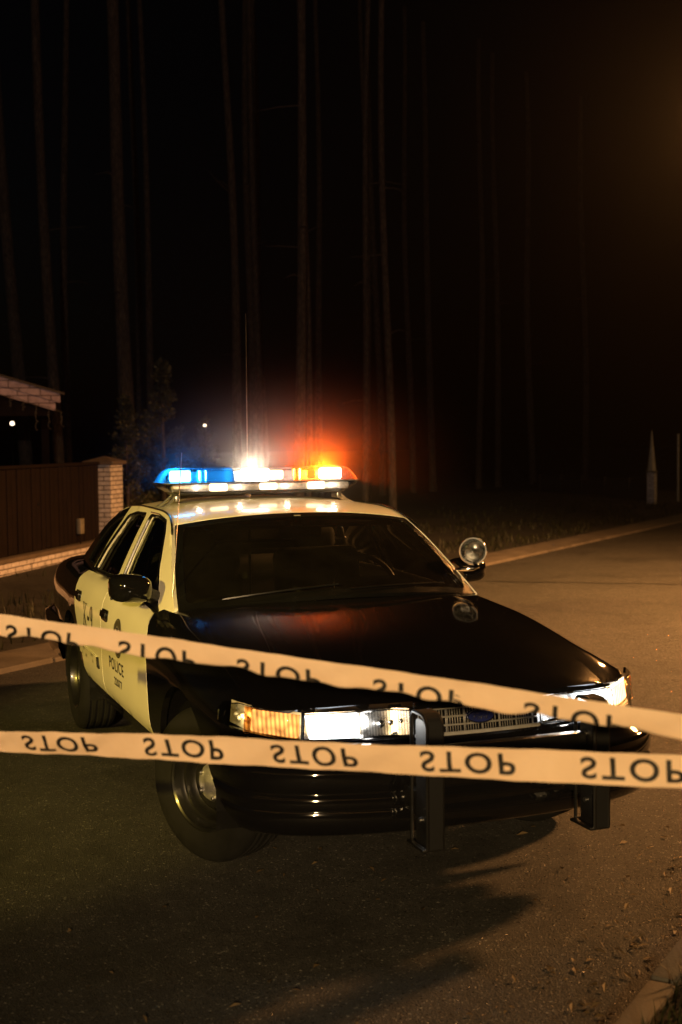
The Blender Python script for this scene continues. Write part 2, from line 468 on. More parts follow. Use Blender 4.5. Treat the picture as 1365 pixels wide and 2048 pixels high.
front_edge = [(-.825, 1.0), (-.70, .935), (-.655, .87), (-.635, .79), (-.63, .60), (-.63, .425)]     # seam between door and fender
def build_side(sg):
    bm_ = body_map(sg)
    # front fender
    o = [(.825, 2.01*K), (.5, 2.01*K), (0, 2.01*K), (-.4, 2.01*K), (-.65, 2.01*K), (-.78, 2.45*K)]
    o += xz([(x+.007, z) for x, z in front_edge]) + xz([(-.624, .33), (-.44, .33)])
    o += xz(arc(0, HUB, ARCH, 178, 3, 26)) + xz([(.45, .42), (.47, .60), (.555, .69)]) + [(.562, 4.2*K), (.575, 3.72*K), (.63, 3.35*K), (.71, 2.98*K), (.785, 2.55*K)]
    panel('front_fender', o, bm_, 'black_paint', CAR, sp=.035, thick=.03)
    # doors
    o = xz(front_edge)+xz([(-1.776, .425), (-1.776, 1.044), (-1.2, 1.028)])
    d1 = panel('front_door', o, bm_, 'white_paint', CAR, sp=.04, thick=.02)
    back = [(-2.425, .425), (-2.45, .52), (-2.50, .61), (-2.575, .70), (-2.66, .80), (-2.70, .90), (-2.70, 1.05)]
    o = xz([(-1.784, .425)]+back+[(-2.3, 1.052), (-1.784, 1.046)])
    d2 = panel('rear_door', o, bm_, 'white_paint', CAR, sp=.04, thick=.02)
    # rocker
    o = xz([(-.62, .417), (-2.44, .417), (-2.47, .305), (-.60, .305)])
    panel('rocker_panel', o, bm_, 'black_paint', CAR, sp=.05, thick=.03)
    # quarter panel
    o = xz([(x-.007, z) for x, z in back[::-1]])+xz(arc(RW, HUB, ARCH+.01, 165, 20, 26)[::-1])[0:0]
    o = xz([(-2.709, 1.05), (-2.709, .90), (-2.668, .80), (-2.583, .70), (-2.508, .61), (-2.458, .52)])
    o += xz(arc(RW, HUB, ARCH, 4, 176, 26)) + xz([(-3.36, .33), (-3.75, .36), (-4.25, .42), (-4.34, .60), (-4.34, .9)])
    o += [(-4.28, 2.0*K), (-3.9, 2.0*K), (-3.4, 2.0*K), (-3.3, 2.6*K), (-3.0, 3.0*K)]
    panel('quarter_panel', o, bm_, 'black_paint', CAR, sp=.045, thick=.03)
    # upper frame: pillars and roof rails with the window openings
    fw = rounded([(-.885, 1.0), (-1.10, 1.165), (-1.30, 1.345), (-1.42, 1.418), (-1.60, 1.437), (-1.815, 1.437), (-1.805, 1.068), (-1.2, 1.048)], .035)
    rw = rounded([(-1.925, 1.068), (-1.925, 1.437), (-2.2, 1.432), (-2.385, 1.405), (-2.60, 1.20), (-2.70, 1.062)], .03)
    qw = rounded([(-2.765, 1.075), (-2.66, 1.20), (-2.475, 1.392), (-2.62, 1.372), (-2.80, 1.31), (-2.97, 1.20), (-3.08, 1.085)], .03)
    lo = [(-2.735, 1.045), (-2.2, 1.045), (-1.8, 1.043), (-1.2, 1.02), (-.90, .985), (-.80, .985), (-.70, 1.0)]
    top_w = [p for p in A_line if p[0] > -2.42]
    o = lo+top_w+[(-2.43, 1.4585), (-2.47, 1.41), (-2.62, 1.22)]
    panel('window_pillars', o, gside(sg), 'white_paint', CAR, holes=[fw, rw], sp=.035, thick=.03)
    o = [(-2.74, 1.045), (-2.63, 1.22), (-2.475, 1.415), (-2.435, 1.4585), (-2.45, 1.457), (-2.70, 1.42), (-2.95, 1.33), (-3.2, 1.20), (-3.45, 1.075), (-3.3, 1.03)]
    panel('rear_pillar', o, gside(sg), 'black_paint', CAR, holes=[qw], sp=.035, thick=.03)
    def gl(u, v): return (u, sg*(Yg(u, v)-.022), v)
    panel('window', fw, gl, 'win', d1, sp=.07, thick=0)
    w2 = panel('window', rw, gl, 'win', d2, sp=.07, thick=0)
    panel('quarter_window', qw, gl, 'win', CAR, sp=.07, thick=0)
    # black gaskets round the openings
    for parent, lp in ((d1, fw), (d2, rw), (CAR, qw)):
        pts = [Vector((x, sg*(Yg(x, z)-.006), z)) for x, z in resample(lp, .05)]
        tube_obj('window_gasket', pts+[pts[0]], .009, 'trim_black', parent, 6)
    # bright edge strips and divider bar
    pts = [(x, sg*(Yg(x, z)+.004), z) for x, z in [(-.90, 1.035), (-1.10, 1.192), (-1.29, 1.362), (-1.40, 1.428), (-1.6, 1.451), (-1.815, 1.452)]]
    tube_obj('window_trim', pts, .0045, 'chrome', d1, 6)
    tube_obj('divider_bar', [(x, sg*(Yg(x, z)-.010), z) for x, z in [(-2.52, 1.062), (-2.42, 1.23), (-2.27, 1.42)]], .007, 'brushed', d2, 6)
    # belt moulding
    pts = [(x, sg*(Yg(x, z)+.010), z) for x, z in [(-.80, .993), (-1.2, 1.036), (-1.776, 1.056)]]
    tube_obj('belt_moulding', pts, .012, 'trim_black', d1, 8)
    pts = [(x, sg*(Yg(x, z)+.010), z) for x, z in [(-1.79, 1.057), (-2.3, 1.062), (-2.72, 1.06)]]
    tube_obj('belt_moulding', pts, .012, 'trim_black', d2, 8)
    # handles: dark recess with a flap
    for par, hx, hz in ((d1, -1.665, .895), (d2, -2.545, .912)):
        pol = rounded([(hx-.085, hz-.028), (hx+.085, hz-.034), (hx+.085, hz+.034), (hx-.085, hz+.030)], .03)
        def hm(u, v, o=.006): return (u, sg*(side_y(u, v)+o), v)
        h = panel('door_handle', pol, hm, 'trim_black', par, sp=.025, thick=.008)
        pol = rounded([(hx-.07, hz-.010), (hx+.068, hz-.014), (hx+.068, hz+.026), (hx-.07, hz+.024)], .014)
        def hm2(u, v): return (u, sg*(side_y(u, v)+.017), v)
        panel('handle_flap', pol, hm2, 'black_paint', par, sp=.025, thick=.012)
    # white side moulding on the rear door, pointed black end
    def mm(u, v): return (u, sg*(side_y(u, v)+.010), v)
    panel('side_moulding', [(-2.47, .575), (-1.915, .568), (-1.915, .620), (-2.52, .628)], mm, 'white_paint', d2, sp=.03, thick=.011)
    panel('moulding_tip', [(-1.912, .566), (-1.862, .560), (-1.888, .622), (-1.912, .622)], mm, 'ink', d2, sp=.03, thick=.011)
    # lettering laid on the skin
    def dec(tr, x0, z0, name, par, mat='ink', off=.0018):
        vs, fs = tr
        if sg > 0: vs = [(-a, b) for a, b in vs]
        V = [(x0+a, sg*(side_y(x0+a, z0+b)+off), z0+b) for a, b in vs]
        link_mesh(name, V, fs, mat, par, smooth=False)
    rx = -1 if sg > 0 else 0
    dec(text_tris('POLICE', .375, .066, 1.15, .012, .04), -1.175 if sg > 0 else -1.55, .622, 'police_lettering', d1)
    dec(text_tris('22077', .20, .044, 1.05, .010, .04), -1.235 if sg > 0 else -1.435, .545, 'number_lettering', d1)
    # K-9, with slab serifs
    kx, kz, kh = (-2.36, .752, .128)
    def stroke(p, q, w):
        p = Vector(p); q = Vector(q); d = (q-p).normalized(); n = Vector((-d.y, d.x))*w/2
        return [p+n, p-n, q-n, q+n]
    quads = [stroke((.022, 0), (.022, kh), .017), stroke((.026, kh*.40), (.082, kh), .009), stroke((.040, kh*.52), (.088, 0), .017),
             stroke((.004, .003), (.042, .003), .006), stroke((.004, kh-.003), (.042, kh-.003), .006),
             stroke((.064, kh-.003), (.098, kh-.003), .006), stroke((.072, .003), (.106, .003), .006),
             stroke((.122, kh*.42), (.172, kh*.42), .022)]
    cx, cz = .222, kh*.69
    vs = []; fs = []
    for qd in quads:
        b = len(vs); vs += [(p.x, p.y) for p in qd]; fs.append([b, b+1, b+2, b+3])
    n = 22
    for r1, r2, oz in ((1., .55, 0.),):
        b = len(vs)
        for k in range(n):
            a = 2*PI*k/n
            vs.append((cx+.032*math.cos(a), cz+kh*.31*math.sin(a))); vs.append((cx+.015*math.cos(a), cz+kh*.25*math.sin(a)))
        for k in range(n):
            a0 = b+2*k; a1 = b+2*((k+1) % n); fs.append([a0, a0+1, a1+1, a1])
    tail = [(cx+.030, cz), (cx+.024, cz-kh*.30), (cx+.002, cz-kh*.62), (cx-.022, cz-kh*.68)]
    for p, q in zip(tail, tail[1:]):
        b = len(vs); vs += [(t.x, t.y) for t in stroke(p, q, .014)]; fs.append([b, b+1, b+2, b+3])
    vs = [(a*1.28, b*1.12) for a, b in vs]
    dec((vs, fs), -2.06 if sg > 0 else kx, kz, 'unit_lettering', d2)
    # round seal: dark ring, lettered rim, figure in the middle
    ccx, ccz, R = -1.305, .812, .105
    def disc(r0, r1, n=40, ox=0., oz=0.):
        v = []; f = []
        for k in range(n):
            a = 2*PI*k/n; v.append((ox+r0*math.cos(a), oz+r0*math.sin(a))); v.append((ox+r1*math.cos(a), oz+r1*math.sin(a)))
        for k in range(n): f.append([2*k, 2*k+1, 2*((k+1) % n)+1, 2*((k+1) % n)])
        return v, f
    dec(disc(R*.93, R), ccx, ccz, 'door_seal', d1)
    dec(disc(R*.66, R*.92), ccx, ccz, 'door_seal', d1, 'ink_grey', .0012)
    dec(disc(R*.62, R*.66), ccx, ccz, 'door_seal', d1)
    v = []; f = []
    for k in range(26):
        a = 2*PI*k/26+.05; w = .055 if k % 3 else .03
        b = len(v)
        for r_, t_ in ((.72, -w), (.72, w), (.86, w), (.86, -w)): v.append((R*r_*math.cos(a+t_), R*r_*math.sin(a+t_)))
        f.append([b, b+1, b+2, b+3])
    dec((v, f), ccx, ccz, 'door_seal', d1, 'ink', .0020)
    fig = [(-.5, .02), (-.46, .30), (-.2, .34), (-.24, .50), (0, .60), (.24, .50), (.2, .34), (.46, .28), (.5, .04), (.2, .10), (.12, -.12), (-.12, -.12), (-.2, .10)]
    v = [(R*a, R*b) for a, b in fig]; dec((v, [list(range(len(v)))]), ccx, ccz, 'door_seal', d1, 'ink', .0022)
    fig = [(-.30, -.20), (.30, -.20), (.26, -.42), (0, -.60), (-.26, -.42)]
    v = [(R*a, R*b) for a, b in fig]; dec((v, [list(range(len(v)))]), ccx, ccz, 'door_seal', d1, 'ink_grey', .0022)
    return d1, d2
DR = build_side(-1); DL = build_side(1)

# roof, glass
ro = [(-1+.1*i, 0) for i in range(21)]+[(1, .1*i) for i in range(1, 10)]+[(1-.1*i, 1) for i in range(21)]+[(-1, 1-.1*i) for i in range(1, 10)]
panel('roof', [(-.998, .006), (.998, .006), (.998, .994), (-.998, .994)], roof_map, 'white_paint', CAR, sp=.04, thick=.03)
ws = rounded([(-.965, .03), (.965, .03), (.955, .955), (-.955, .955)], .05)
panel('windshield', ws, lambda u, v: Vector(shield_map(u, v)), 'shield', CAR, sp=.06, thick=0)
tr_o = [(-.995, -.01), (.995, -.01), (.995, .995), (-.995, .995)]
panel('windshield_trim', tr_o, lambda u, v: Vector(shield_map(u, v))+Vector((.003, 0, .004)), 'trim_black', CAR, holes=[rounded([(-.945, .05), (.945, .05), (.935, .94), (-.935, .94)], .05)], sp=.035, thick=.02)
panel('rear_window', rounded([(-.95, .04), (.95, .04), (.94, .95), (-.94, .95)], .05), rear_glass_map, 'win', CAR, sp=.08, thick=0)
panel('rear_window_trim', tr_o, lambda u, v: Vector(rear_glass_map(u, v))+Vector((-.003, 0, .004)), 'trim_black', CAR, holes=[rounded([(-.93, .06), (.93, .06), (.92, .93), (-.92, .93)], .05)], sp=.05, thick=.02)
# black line where the roof skin meets the rail, as a drip moulding
for sg in (-1, 1):
    pts = []
    for i in range(25):
        x = -1.16-1.30*i/24; z = zr_f(x); pts.append((x+.004, sg*(Yg(x, z)+.001), z+.007))
    tube_obj('drip_moulding', pts, .0055, 'trim_black', CAR, 6)
# cowl with wipers
co_ = [(-.50, -1.02*K), (-.56, -1.55*K), (-.645, -1.99*K), (-.80, -2.3*K), (-.72, -1.0*K), (-.66, 0)]
co_ += [(x, -v) for x, v in co_[::-1][1:]]
panel('cowl', co_, lambda u, v: Vector(top_map(u, v))-Vector((0, 0, .022)), 'black_plastic', CAR, sp=.05, thick=.01)
for y0, y1 in ((-.60, -.02), (.02, .60)):
    pts = []
    for i in range(9):
        t = i/8; q = (y0+(y1-y0)*t)/.80; p = Vector(shield_map(q, .035+.05*t)); pts.append(p+Vector((.018, 0, .012)))
    tube_obj('wiper', pts, .006, 'trim_black', CAR, 6)

# ------------------------------------------------------------------ nose
PL = [(1.0, 0), (.997, .12), (.985, .28), (.945, .48), (.888, .66), (.81, .79), (.725, .880), (.58, .942)]
def plan_curve(pts):
    L = [0.]
    for a, b in zip(pts, pts[1:]): L.append(L[-1]+math.hypot(b[0]-a[0], b[1]-a[1]))
    fx = pchip([(l, p[0]) for l, p in zip(L, pts)]); fy = pchip([(l, p[1]) for l, p in zip(L, pts)])
    return fx, fy, L
nfx, nfy, NL = plan_curve(PL)
def nose_pt(a, z, off=0., lean=.16):
    q = abs(a); x, y = nfx(q), nfy(q); e = 1e-3
    tx, ty = nfx(q+e)-x, nfy(q+e)-y; l = math.hypot(tx, ty); nx, ny = ty/l, -tx/l
    d = off-lean*(z-.70)*(1 if q < NL[-2] else .7)
    return Vector((x+nx*d, math.copysign(y+ny*d, a) if a else 0., z))
def nose(off=0.): return lambda u, v: nose_pt(u, v, off)
aH0, aH1, aE = .275, NL[4]+.046, NL[-1]
# fascia behind the lamps and below them
def zig(o): return o+[(-a, z) for a, z in o[::-1]]
panel('front_fascia', zig([(-aE-.0, .62), (-aE, .735), (-NL[-2], .725), (-aH1, .697), (-aH0, .697)]), nose(.002), 'black_paint', CAR, sp=.035, thick=.03, axis=(0, 0, .7))
panel('grille_surround', zig([(-aH0+.004, .805), (-aH0+.004, .832), (-.15, .836)]), nose(.012), 'black_paint', CAR, sp=.03, thick=.03, axis=(0, 0, .7))
for sg in (-1, 1):
    # sealing strip above the headlamp, up to the hood edge
    o = [(sg*a, z) for a, z in [(aH0, .816), (aH0, .836), (.45, .832), (aH1, .815), (aH1, .803)]]
    panel('lamp_header', o, nose(-.004), 'black_paint', CAR, sp=.03, thick=.02, axis=(0, 0, .7))
# grille
gr = empty('grille', parent=CAR)
panel('grille_back', [(-.262, .705), (.262, .705), (.262, .803), (-.262, .803)], nose(-.035), 'trim_black', gr, sp=.05, thick=.01, axis=(0, 0, .7))
bm = bmesh.new()
for k in range(47):
    a = -.253+.506*k/46
    big = (k % 7 == 3)
    add_tube(bm, [nose_pt(a, .708, .0 if big else -.012), nose_pt(a, .802, .0 if big else -.012)], .0024 if big else .0016, 5)
M['silver_paint'] = pm('silver_paint', (.32, .32, .32), .34, metal=.35, var=.2, scale=20)
link_bm('grille_slats', bm, 'silver_paint', gr, smooth=True)
bm = bmesh.new()
for z, r in ((.803, .004), (.7705, .0036), (.738, .0036)):
    add_tube(bm, [nose_pt(-.262+.524*k/20, z, .006) for k in range(21)], r, 6)
link_bm('grille_bars', bm, 'silver_paint', gr, smooth=True)
panel('grille_sill', rounded([(-.272, .699), (.272, .699), (.272, .712), (-.272, .712)], .004, 2), nose(.010), 'silver_paint', gr, sp=.03, thick=.02, axis=(0, 0, .7))
# oval badge with its script
cz = .765
def badge(r1, r2, off, n=36):
    P = [nose_pt(r1*math.cos(2*PI*k/n), cz+r2*math.sin(2*PI*k/n), off) for k in range(n)]; return P
bd = link_mesh('oval_badge', badge(.056, .0235, .020)+badge(.060, .0265, .004), [list(range(36))]+[[k, (k+1) % 36, 36+(k+1) % 36, 36+k] for k in range(36)], 'blue_badge', CAR, smooth=False)
P = badge(.057, .0245, .019); tube_obj('badge_rim', P+[P[0]], .0032, 'chrome', bd, 6)
script = [[(-.034, .008), (-.026, .012), (-.010, .011)], [(-.022, .011), (-.026, 0), (-.030, -.010), (-.036, -.011)], [(-.031, .001), (-.018, .002)],
          [(-.012, .001), (-.016, -.006), (-.011, -.010), (-.006, -.005), (-.009, .001), (-.012, .001)], [(-.006, -.004), (.000, .001), (-.002, -.010)], [(-.001, -.003), (.004, .001), (.008, .000)],
          [(.020, .001), (.012, .000), (.010, -.007), (.015, -.010), (.020, -.003)], [(.027, .012), (.021, -.001), (.019, -.010), (.026, -.009)]]
bm = bmesh.new()
for st in script: add_tube(bm, [nose_pt(a*1.15, cz+b*1.2, .0215) for a, b in st], .0013, 5)
link_bm('badge_script', bm, 'chrome', bd, smooth=True)

# headlamps: housing, reflector, lit outer half, clear ribbed lens; corner lamp: amber and clear
M['lamp_on'] = emit('headlamp_light', (.88, .94, 1.), 12.0, var=.05, scale=40)
M['amber_on'] = emit('indicator_light', (1., .72, .44), 3.6, var=.85, scale=26)
M['amber_hot'] = emit('indicator_flash', (1., .82, .62), 14., var=.3, scale=30)
M['reflector'] = pm('reflector', (.78, .78, .78), .28, metal=1., var=.2, scale=25)
M['reflector_gold'] = pm('reflector_gold', (.62, .55, .34), .3, metal=.25, var=.4, scale=30)
for sg in (-1, 1):
    hl = empty('headlight', parent=CAR)
    f = lambda o: [(sg*a, z) for a, z in o]
    mid = .490
    lens = f(rounded([(aH0+.004, .706), (aH0+.004, .803), (aH0+.09, .812), (aH1-.006, .799), (aH1-.004, .699)], .012, 3))
    panel('lamp_housing', f([(aH0+.002, .70), (aH0+.002, .815), (aH1, .804), (aH1-.002, .695)]), nose(-.075), 'trim_black', hl, sp=.04, thick=.0, axis=(0, 0, .7))
    panel('reflector', f([(aH0+.01, .705), (aH0+.01, .806), (aH1-.01, .80), (aH1-.008, .70)]), lambda u, v: nose_pt(u, v, -.022-.030*math.sin(PI*min(1, max(0, (abs(u)-aH0)/(mid-aH0)))) if abs(u) < mid else -.03), 'reflector', hl, sp=.02, thick=0, axis=(0, 0, .7))
    panel('bulb', f(rounded([(mid, .7065), (mid+.006, .798), (aH1-.010, .795), (aH1-.030, .7035)], .006, 3)), nose(-.018), 'lamp_on', hl, sp=.03, thick=0, axis=(0, 0, .7))
    bm = bmesh.new()
    for k in range(3): bmesh.ops.create_uvsphere(bm, u_segments=12, v_segments=8, radius=(.016, .011, .009)[k], matrix=Matrix.Translation(nose_pt(sg*(.405-.042*k), .752+.004*k, -.028)))
    split(link_bm('reflector_cups', bm, 'chrome', hl, smooth=True), 'reflector_cup')
    panel('lens', lens, nose(.004), 'ribbed_lens', hl, sp=.03, thick=0, axis=(0, 0, .7))
    P = [nose_pt(a, z, .004) for a, z in resample(lens, .03)]; tube_obj('lens_rim', P+[P[0]], .0032, 'trim_black', hl, 5)
    # small fill light added inside to brighten the unlit inner reflector
    l = bpy.data.lights.new('headlight_fill', 'POINT'); l.energy = 1.9; l.color = (1., .95, .88); l.shadow_soft_size = .02
    lo_ = bpy.data.objects.new('headlight_fill', l); COL.objects.link(lo_); lo_.parent = hl; lo_.location = nose_pt(sg*.455, .765, -.006)
    # corner lamp
    cl = empty('corner_lamp', parent=CAR)
    b0, b1, b2 = aH1+.006, NL[-2]+.006, aE
    am = f([(b0, .700), (b0, .800), (NL[5]+.02, .812), (b1, .822), (b1, .719)])
    clr = f(rounded([(b1+.003, .719), (b1+.003, .822), (b2-.02, .828), (b2+.012, .79), (b2+.012, .742)], .014, 3))
    panel('lamp_housing', f([(b0, .70), (b0, .80), (NL[5], .81), (b2-.02, .825), (b2-.02, .738), (b1, .718)]), nose(-.03), 'reflector_gold', cl, sp=.03, thick=0, axis=(0, 0, .7))
    panel('bulb', f(rounded([(b0+.006, .706), (b0+.004, .795), (b1-.014, .808), (b1-.014, .724)], .012, 3)), nose(-.018), 'amber_on' if sg < 0 else 'amber_hot', cl, sp=.03, thick=0, axis=(0, 0, .7))
    panel('amber_lens', am, nose(.009), 'amber_lens', cl, sp=.025, thick=.006, axis=(0, 0, .7))
    panel('clear_lens', clr, nose(.009), 'clear_lens', cl, sp=.025, thick=.006, axis=(0, 0, .7))
    bm = bmesh.new()
    for k in range(4): bmesh.ops.create_uvsphere(bm, u_segments=10, v_segments=6, radius=.012, matrix=Matrix.Translation(nose_pt(sg*(b1+.02+.022*k), .765+.012*(k % 2), -.022)))
    l = bpy.data.lights.new('indicator_fill', 'POINT'); l.energy = .35; l.color = (1., .80, .45); l.shadow_soft_size = .015  # added fill light that brightens the clear end of the corner lamp
    lo_ = bpy.data.objects.new('indicator_fill', l); COL.objects.link(lo_); lo_.parent = cl; lo_.location = nose_pt(sg*(b1+.03), .775, -.008)
    split(link_bm('reflector_cups', bm, 'reflector_gold', cl, smooth=True), 'reflector_cup')

# bumper
BP = [(1.085, 0), (1.075, .25), (1.04, .52), (.97, .74), (.88, .87), (.76, .945), (.60, .972), (.445, .975)]
bfx, bfy, BL = plan_curve(BP)
def sweep(name, fx, fy, L, prof, mat, parent, n=40, sign=1, cut=None):
    V = []; F = []; m = len(prof)
    def qend(z):                     # where the slanted rear edge ends the strip at height z
        if not cut: return L
        a, b = 0., L
        for _ in range(24):
            c = .5*(a+b)
            if fx(c) > cut(z): a = c
            else: b = c
        return a
    qm = [qend(z) for d, z in prof]
    for i in range(-n, n+1):
      for jj, (d, z) in enumerate(prof):
        q = abs(i)/n*qm[jj]; e = 1e-3; x, y = fx(q), fy(q); tx, ty = fx(q+e)-x, fy(q+e)-y; l = math.hypot(tx, ty); nx, ny = ty/l, -tx/l
        sy = -1 if i < 0 else 1
        V.append((sign*(x-nx*d), sy*(y-ny*d), z))
    for i in range(2*n):
        for j in range(m-1):
            a = i*m+j; F.append([a, a+1, a+m+1, a+m])
    o = link_mesh(name, V, F, mat, parent)
    return o
prof = [(.16, .694), (.085, .690), (.070, .680), (.060, .655), (.045, .632), (.012, .612), (.002, .602), (0, .590), (0, .530), (.010, .522), (.010, .514), (0, .506), (0, .462), (.008, .455), (.008, .449), (.002, .442), (.010, .40), (.035, .358), (.055, .346), (.20, .340)]
fbump = sweep('front_bumper', bfx, bfy, BL[-1], prof, 'black_paint', CAR, cut=lambda z: .447+max(0, .60-z)*1.3)
RB = [(4.47, 0), (4.46, .3), (4.42, .6), (4.34, .82), (4.20, .93), (4.0, .965), (3.45, .965)]
rfx, rfy, RL = plan_curve(RB)
V = sweep('rear_bumper', rfx, rfy, RL[-1]*.999, [(.16, .68), (.05, .67), (.0, .64), (0, .46), (.03, .37), (.2, .35)], 'black_paint', CAR, sign=-1)
panel('tail_panel', [(-.80, .62), (.80, .62), (.80, .98), (.5, 1.03), (-.5, 1.03), (-.80, .98)], lambda u, v: (-4.345+.10*(abs(u)/.8)**4, u, v), 'black_paint', CAR, sp=.1, thick=.02)
M['tail_lens'] = pm('tail_lens', (.16, .008, .006), .12, coat=1.)
for sg in (-1, 1):
    panel('tail_light', rounded([(sg*.45, .78), (sg*.45, .93), (sg*.80, .92), (sg*.80, .76)], .03), lambda u, v: (-4.358+.10*(abs(u)/.8)**4, u, v), 'tail_lens', CAR, sp=.06, thick=.02)

# push bumper: two channel uprights and cross members
pb = empty('push_bumper', parent=CAR)
for yy in (-.335, .368):
    def prof2(x0, x1, z0, z1, r=.05, n=6):
        o = [(x0, z0), (x1, z0)]+[(x1-r+r*math.cos(PI/2*k/n), z1-r+r*math.sin(PI/2*k/n)) for k in range(n+1)]
        o += [(x0+r*.6-r*.6*math.sin(PI/2*k/n), z1-r*.6+r*.6*math.cos(PI/2*k/n)) for k in range(n+1)]
        return o
    up = empty('upright', parent=pb)
    bm = bmesh.new()
    outer = prof2(1.155, 1.295, .355, .848); inner = prof2(1.168, 1.280, .372, .832, .04)
    for y0, y1 in ((yy-.034, yy+.034),):
        add_prism(bm, prof2(1.185, 1.272, .362, .825, .035), 'Y', y0+.008, y1-.008)
    link_bm('channel', bm, 'black_plastic', up)
    bm = bmesh.new()                      # rim loops of the channel sides
    for ys in (yy-.030, yy+.030):
        P = [(x, ys, z) for x, z in outer]; add_tube(bm, P+[P[0]], .0075, 6)
    split(link_bm('channel_rims', bm, 'steel_black', up, smooth=True, ang=50), 'channel_rim')
    bm = bmesh.new()
    add_prism(bm, [(1.285, .358), (1.300, .358), (1.300, .80)]+[(1.245+.055*math.cos(PI/2*k/6), .80+.055*math.sin(PI/2*k/6)) for k in range(1, 7)]+[(1.19, .855), (1.19, .840)]+[(1.245+.040*math.cos(PI/2*k/6), .80+.040*math.sin(PI/2*k/6)) for k in range(6, -1, -1)], 'Y', yy-.033, yy+.033)
    link_bm('rubber_pad', bm, 'black_rubber', up)
    bm = bmesh.new()
    for z in (.44, .70): add_lathe(bm, [(.0, .0), (.009, .0), (.009, .010), (.0, .011)], 10, 'Y')
    vs = list(bm.verts); h = len(vs)//2
    bmesh.ops.translate(bm, vec=(1.225, yy-.034, .45), verts=vs[:h]); bmesh.ops.translate(bm, vec=(1.225, yy-.034, .71), verts=vs[h:])
    split(link_bm('bolts', bm, 'brushed', up, smooth=True, ang=40), 'bolt')
    box_obj('foot', (1.215, yy-.005, .352), (.15, .085, .012), 'steel_black', up, .003)
    box_obj('mount_arm', (1.10, yy, .50), (.16, .045, .09), 'steel_black', up, .006)
box_obj('cross_bar', (1.215, .016, .672), (.05, .64, .09), 'steel_black', pb, .008)

# ------------------------------------------------------------------ wheels
def wheel(x, y, steer, sg):
    w = empty('wheel', (x, y, HUB), steer, CAR)
    o = sg       # outward direction along local y
    bm = bmesh.new()
    pr = [(.198, .092), (.205, .108), (.222, .112), (.262, .119), (.300, .115), (.325, .106), (.337, .094), (.343, .080)]
    tread = []
    for y_ in (.060, .022, -.022, -.060): tread += [(.3445, y_+.010), (.335, y_+.006), (.335, y_-.006), (.3445, y_-.010)]
    full = pr+tread+[(r, -h) for r, h in pr[::-1]]
    add_lathe(bm, [(r, h*o) for r, h in full], 64)
    for f in list(bm.faces): pass
    link_bm('tyre', bm, 'tyre_rubber', w, smooth=True, ang=35)
    bm = bmesh.new()
    rp = [(.199, -.09), (.199, .100), (.207, .106), (.207, .112), (.199, .114), (.191, .108), (.186, .075), (.176, .062), (.166, .060), (.158, .040), (.150, .018), (.142, .012), (.132, .022), (.122, .040), (.112, .048), (.100, .046), (.088, .040), (.060, .040)]
    add_lathe(bm, [(r, h*o) for r, h in rp], 56, cap1=True)
    link_bm('rim', bm, 'steel_black', w, smooth=True, ang=40)
    # small bright centre cap, scalloped round the wheel nuts
    bm = bmesh.new(); n = 60; rings = []
    for t, h in ((1.0, .044), (1.0, .052), (.93, .060), (.70, .066), (.45, .068), (.44, .074), (.2, .080), (.0, .081)):
        ring = []
        for k in range(n):
            a = 2*PI*k/n; r = .083*t*(1-(.20*max(0, math.cos(5*a))**5 if t > .5 else 0))
            ring.append(bm.verts.new((r*math.cos(a), h*o, r*math.sin(a))))
        rings.append(ring)
    for a, b in zip(rings, rings[1:]):
        for k in range(n): bm.faces.new((a[k], a[(k+1) % n], b[(k+1) % n], b[k]))
    bmesh.ops.remove_doubles(bm, verts=bm.verts, dist=1e-5)
    M['cap_metal'] = pm('cap_metal', (.72, .71, .68), .34, metal=.85, var=.2, scale=30)
    link_bm('hub_cap', bm, 'cap_metal', w, smooth=True, ang=40)
    bm = bmesh.new()
    for k in range(5):
        a = 2*PI*k/5; m = Matrix.Translation((.068*math.cos(a), .055*o, .068*math.sin(a)))
        s0 = len(bm.verts); bm.verts.ensure_lookup_table()
        add_lathe(bm, [(0, .0), (.011, .0), (.011, .014*o), (.006, .02*o), (0, .02*o)], 8)
        bm.verts.ensure_lookup_table(); bmesh.ops.transform(bm, matrix=m, verts=bm.verts[s0:])
    split(link_bm('wheel_nuts', bm, 'brushed', w, smooth=True, ang=30), 'wheel_nut')
    return w
ST = math.radians(27)
wheel(0, -.782, ST, -1); wheel(0, .782, ST, 1); wheel(RW, -.835, 0, -1); wheel(RW, .835, 0, 1)
# wheel housings and floor
bm = bmesh.new()
for cx in (0, RW):
    for sg in (-1, 1):
        P = arc(cx, HUB, ARCH+.035, 190, -10, 20)
        a = [bm.verts.new((x, sg*.93, z)) for x, z in P]; b = [bm.verts.new((x, sg*.55, z)) for x, z in P]
        for i in range(20): bm.faces.new((a[i], a[i+1], b[i+1], b[i]))
        c = bm.verts.new((cx, sg*.55, HUB))
        for i in range(20): bm.faces.new((b[i], b[i+1], c))
split(link_bm('wheel_housings', bm, 'trim_black', CAR, smooth=False), 'wheel_housing')
bm = bmesh.new()
add_box(bm, (-1.45, 0, .36), (1.9, 1.70, .06)); add_box(bm, (-1.72, 0, .37), (4.5, 1.04, .05))
add_box(bm, (.62, 0, .55), (.10, 1.5, .44)); add_box(bm, (-3.95, 0, .6), (.5, 1.5, .5)); add_box(bm, (-.62, 0, .62), (.05, 1.55, .62))
split(link_bm('underbodies', bm, 'trim_black', CAR), 'underbody')
bm = bmesh.new()
add_tube(bm, [(0, -.72, HUB), (0, .72, HUB)], .03, 8); add_tube(bm, [(RW, -.72, HUB), (RW, .72, HUB)], .05, 8)
split(link_bm('axles', bm, 'trim_black', CAR, smooth=True, ang=40), 'axle')

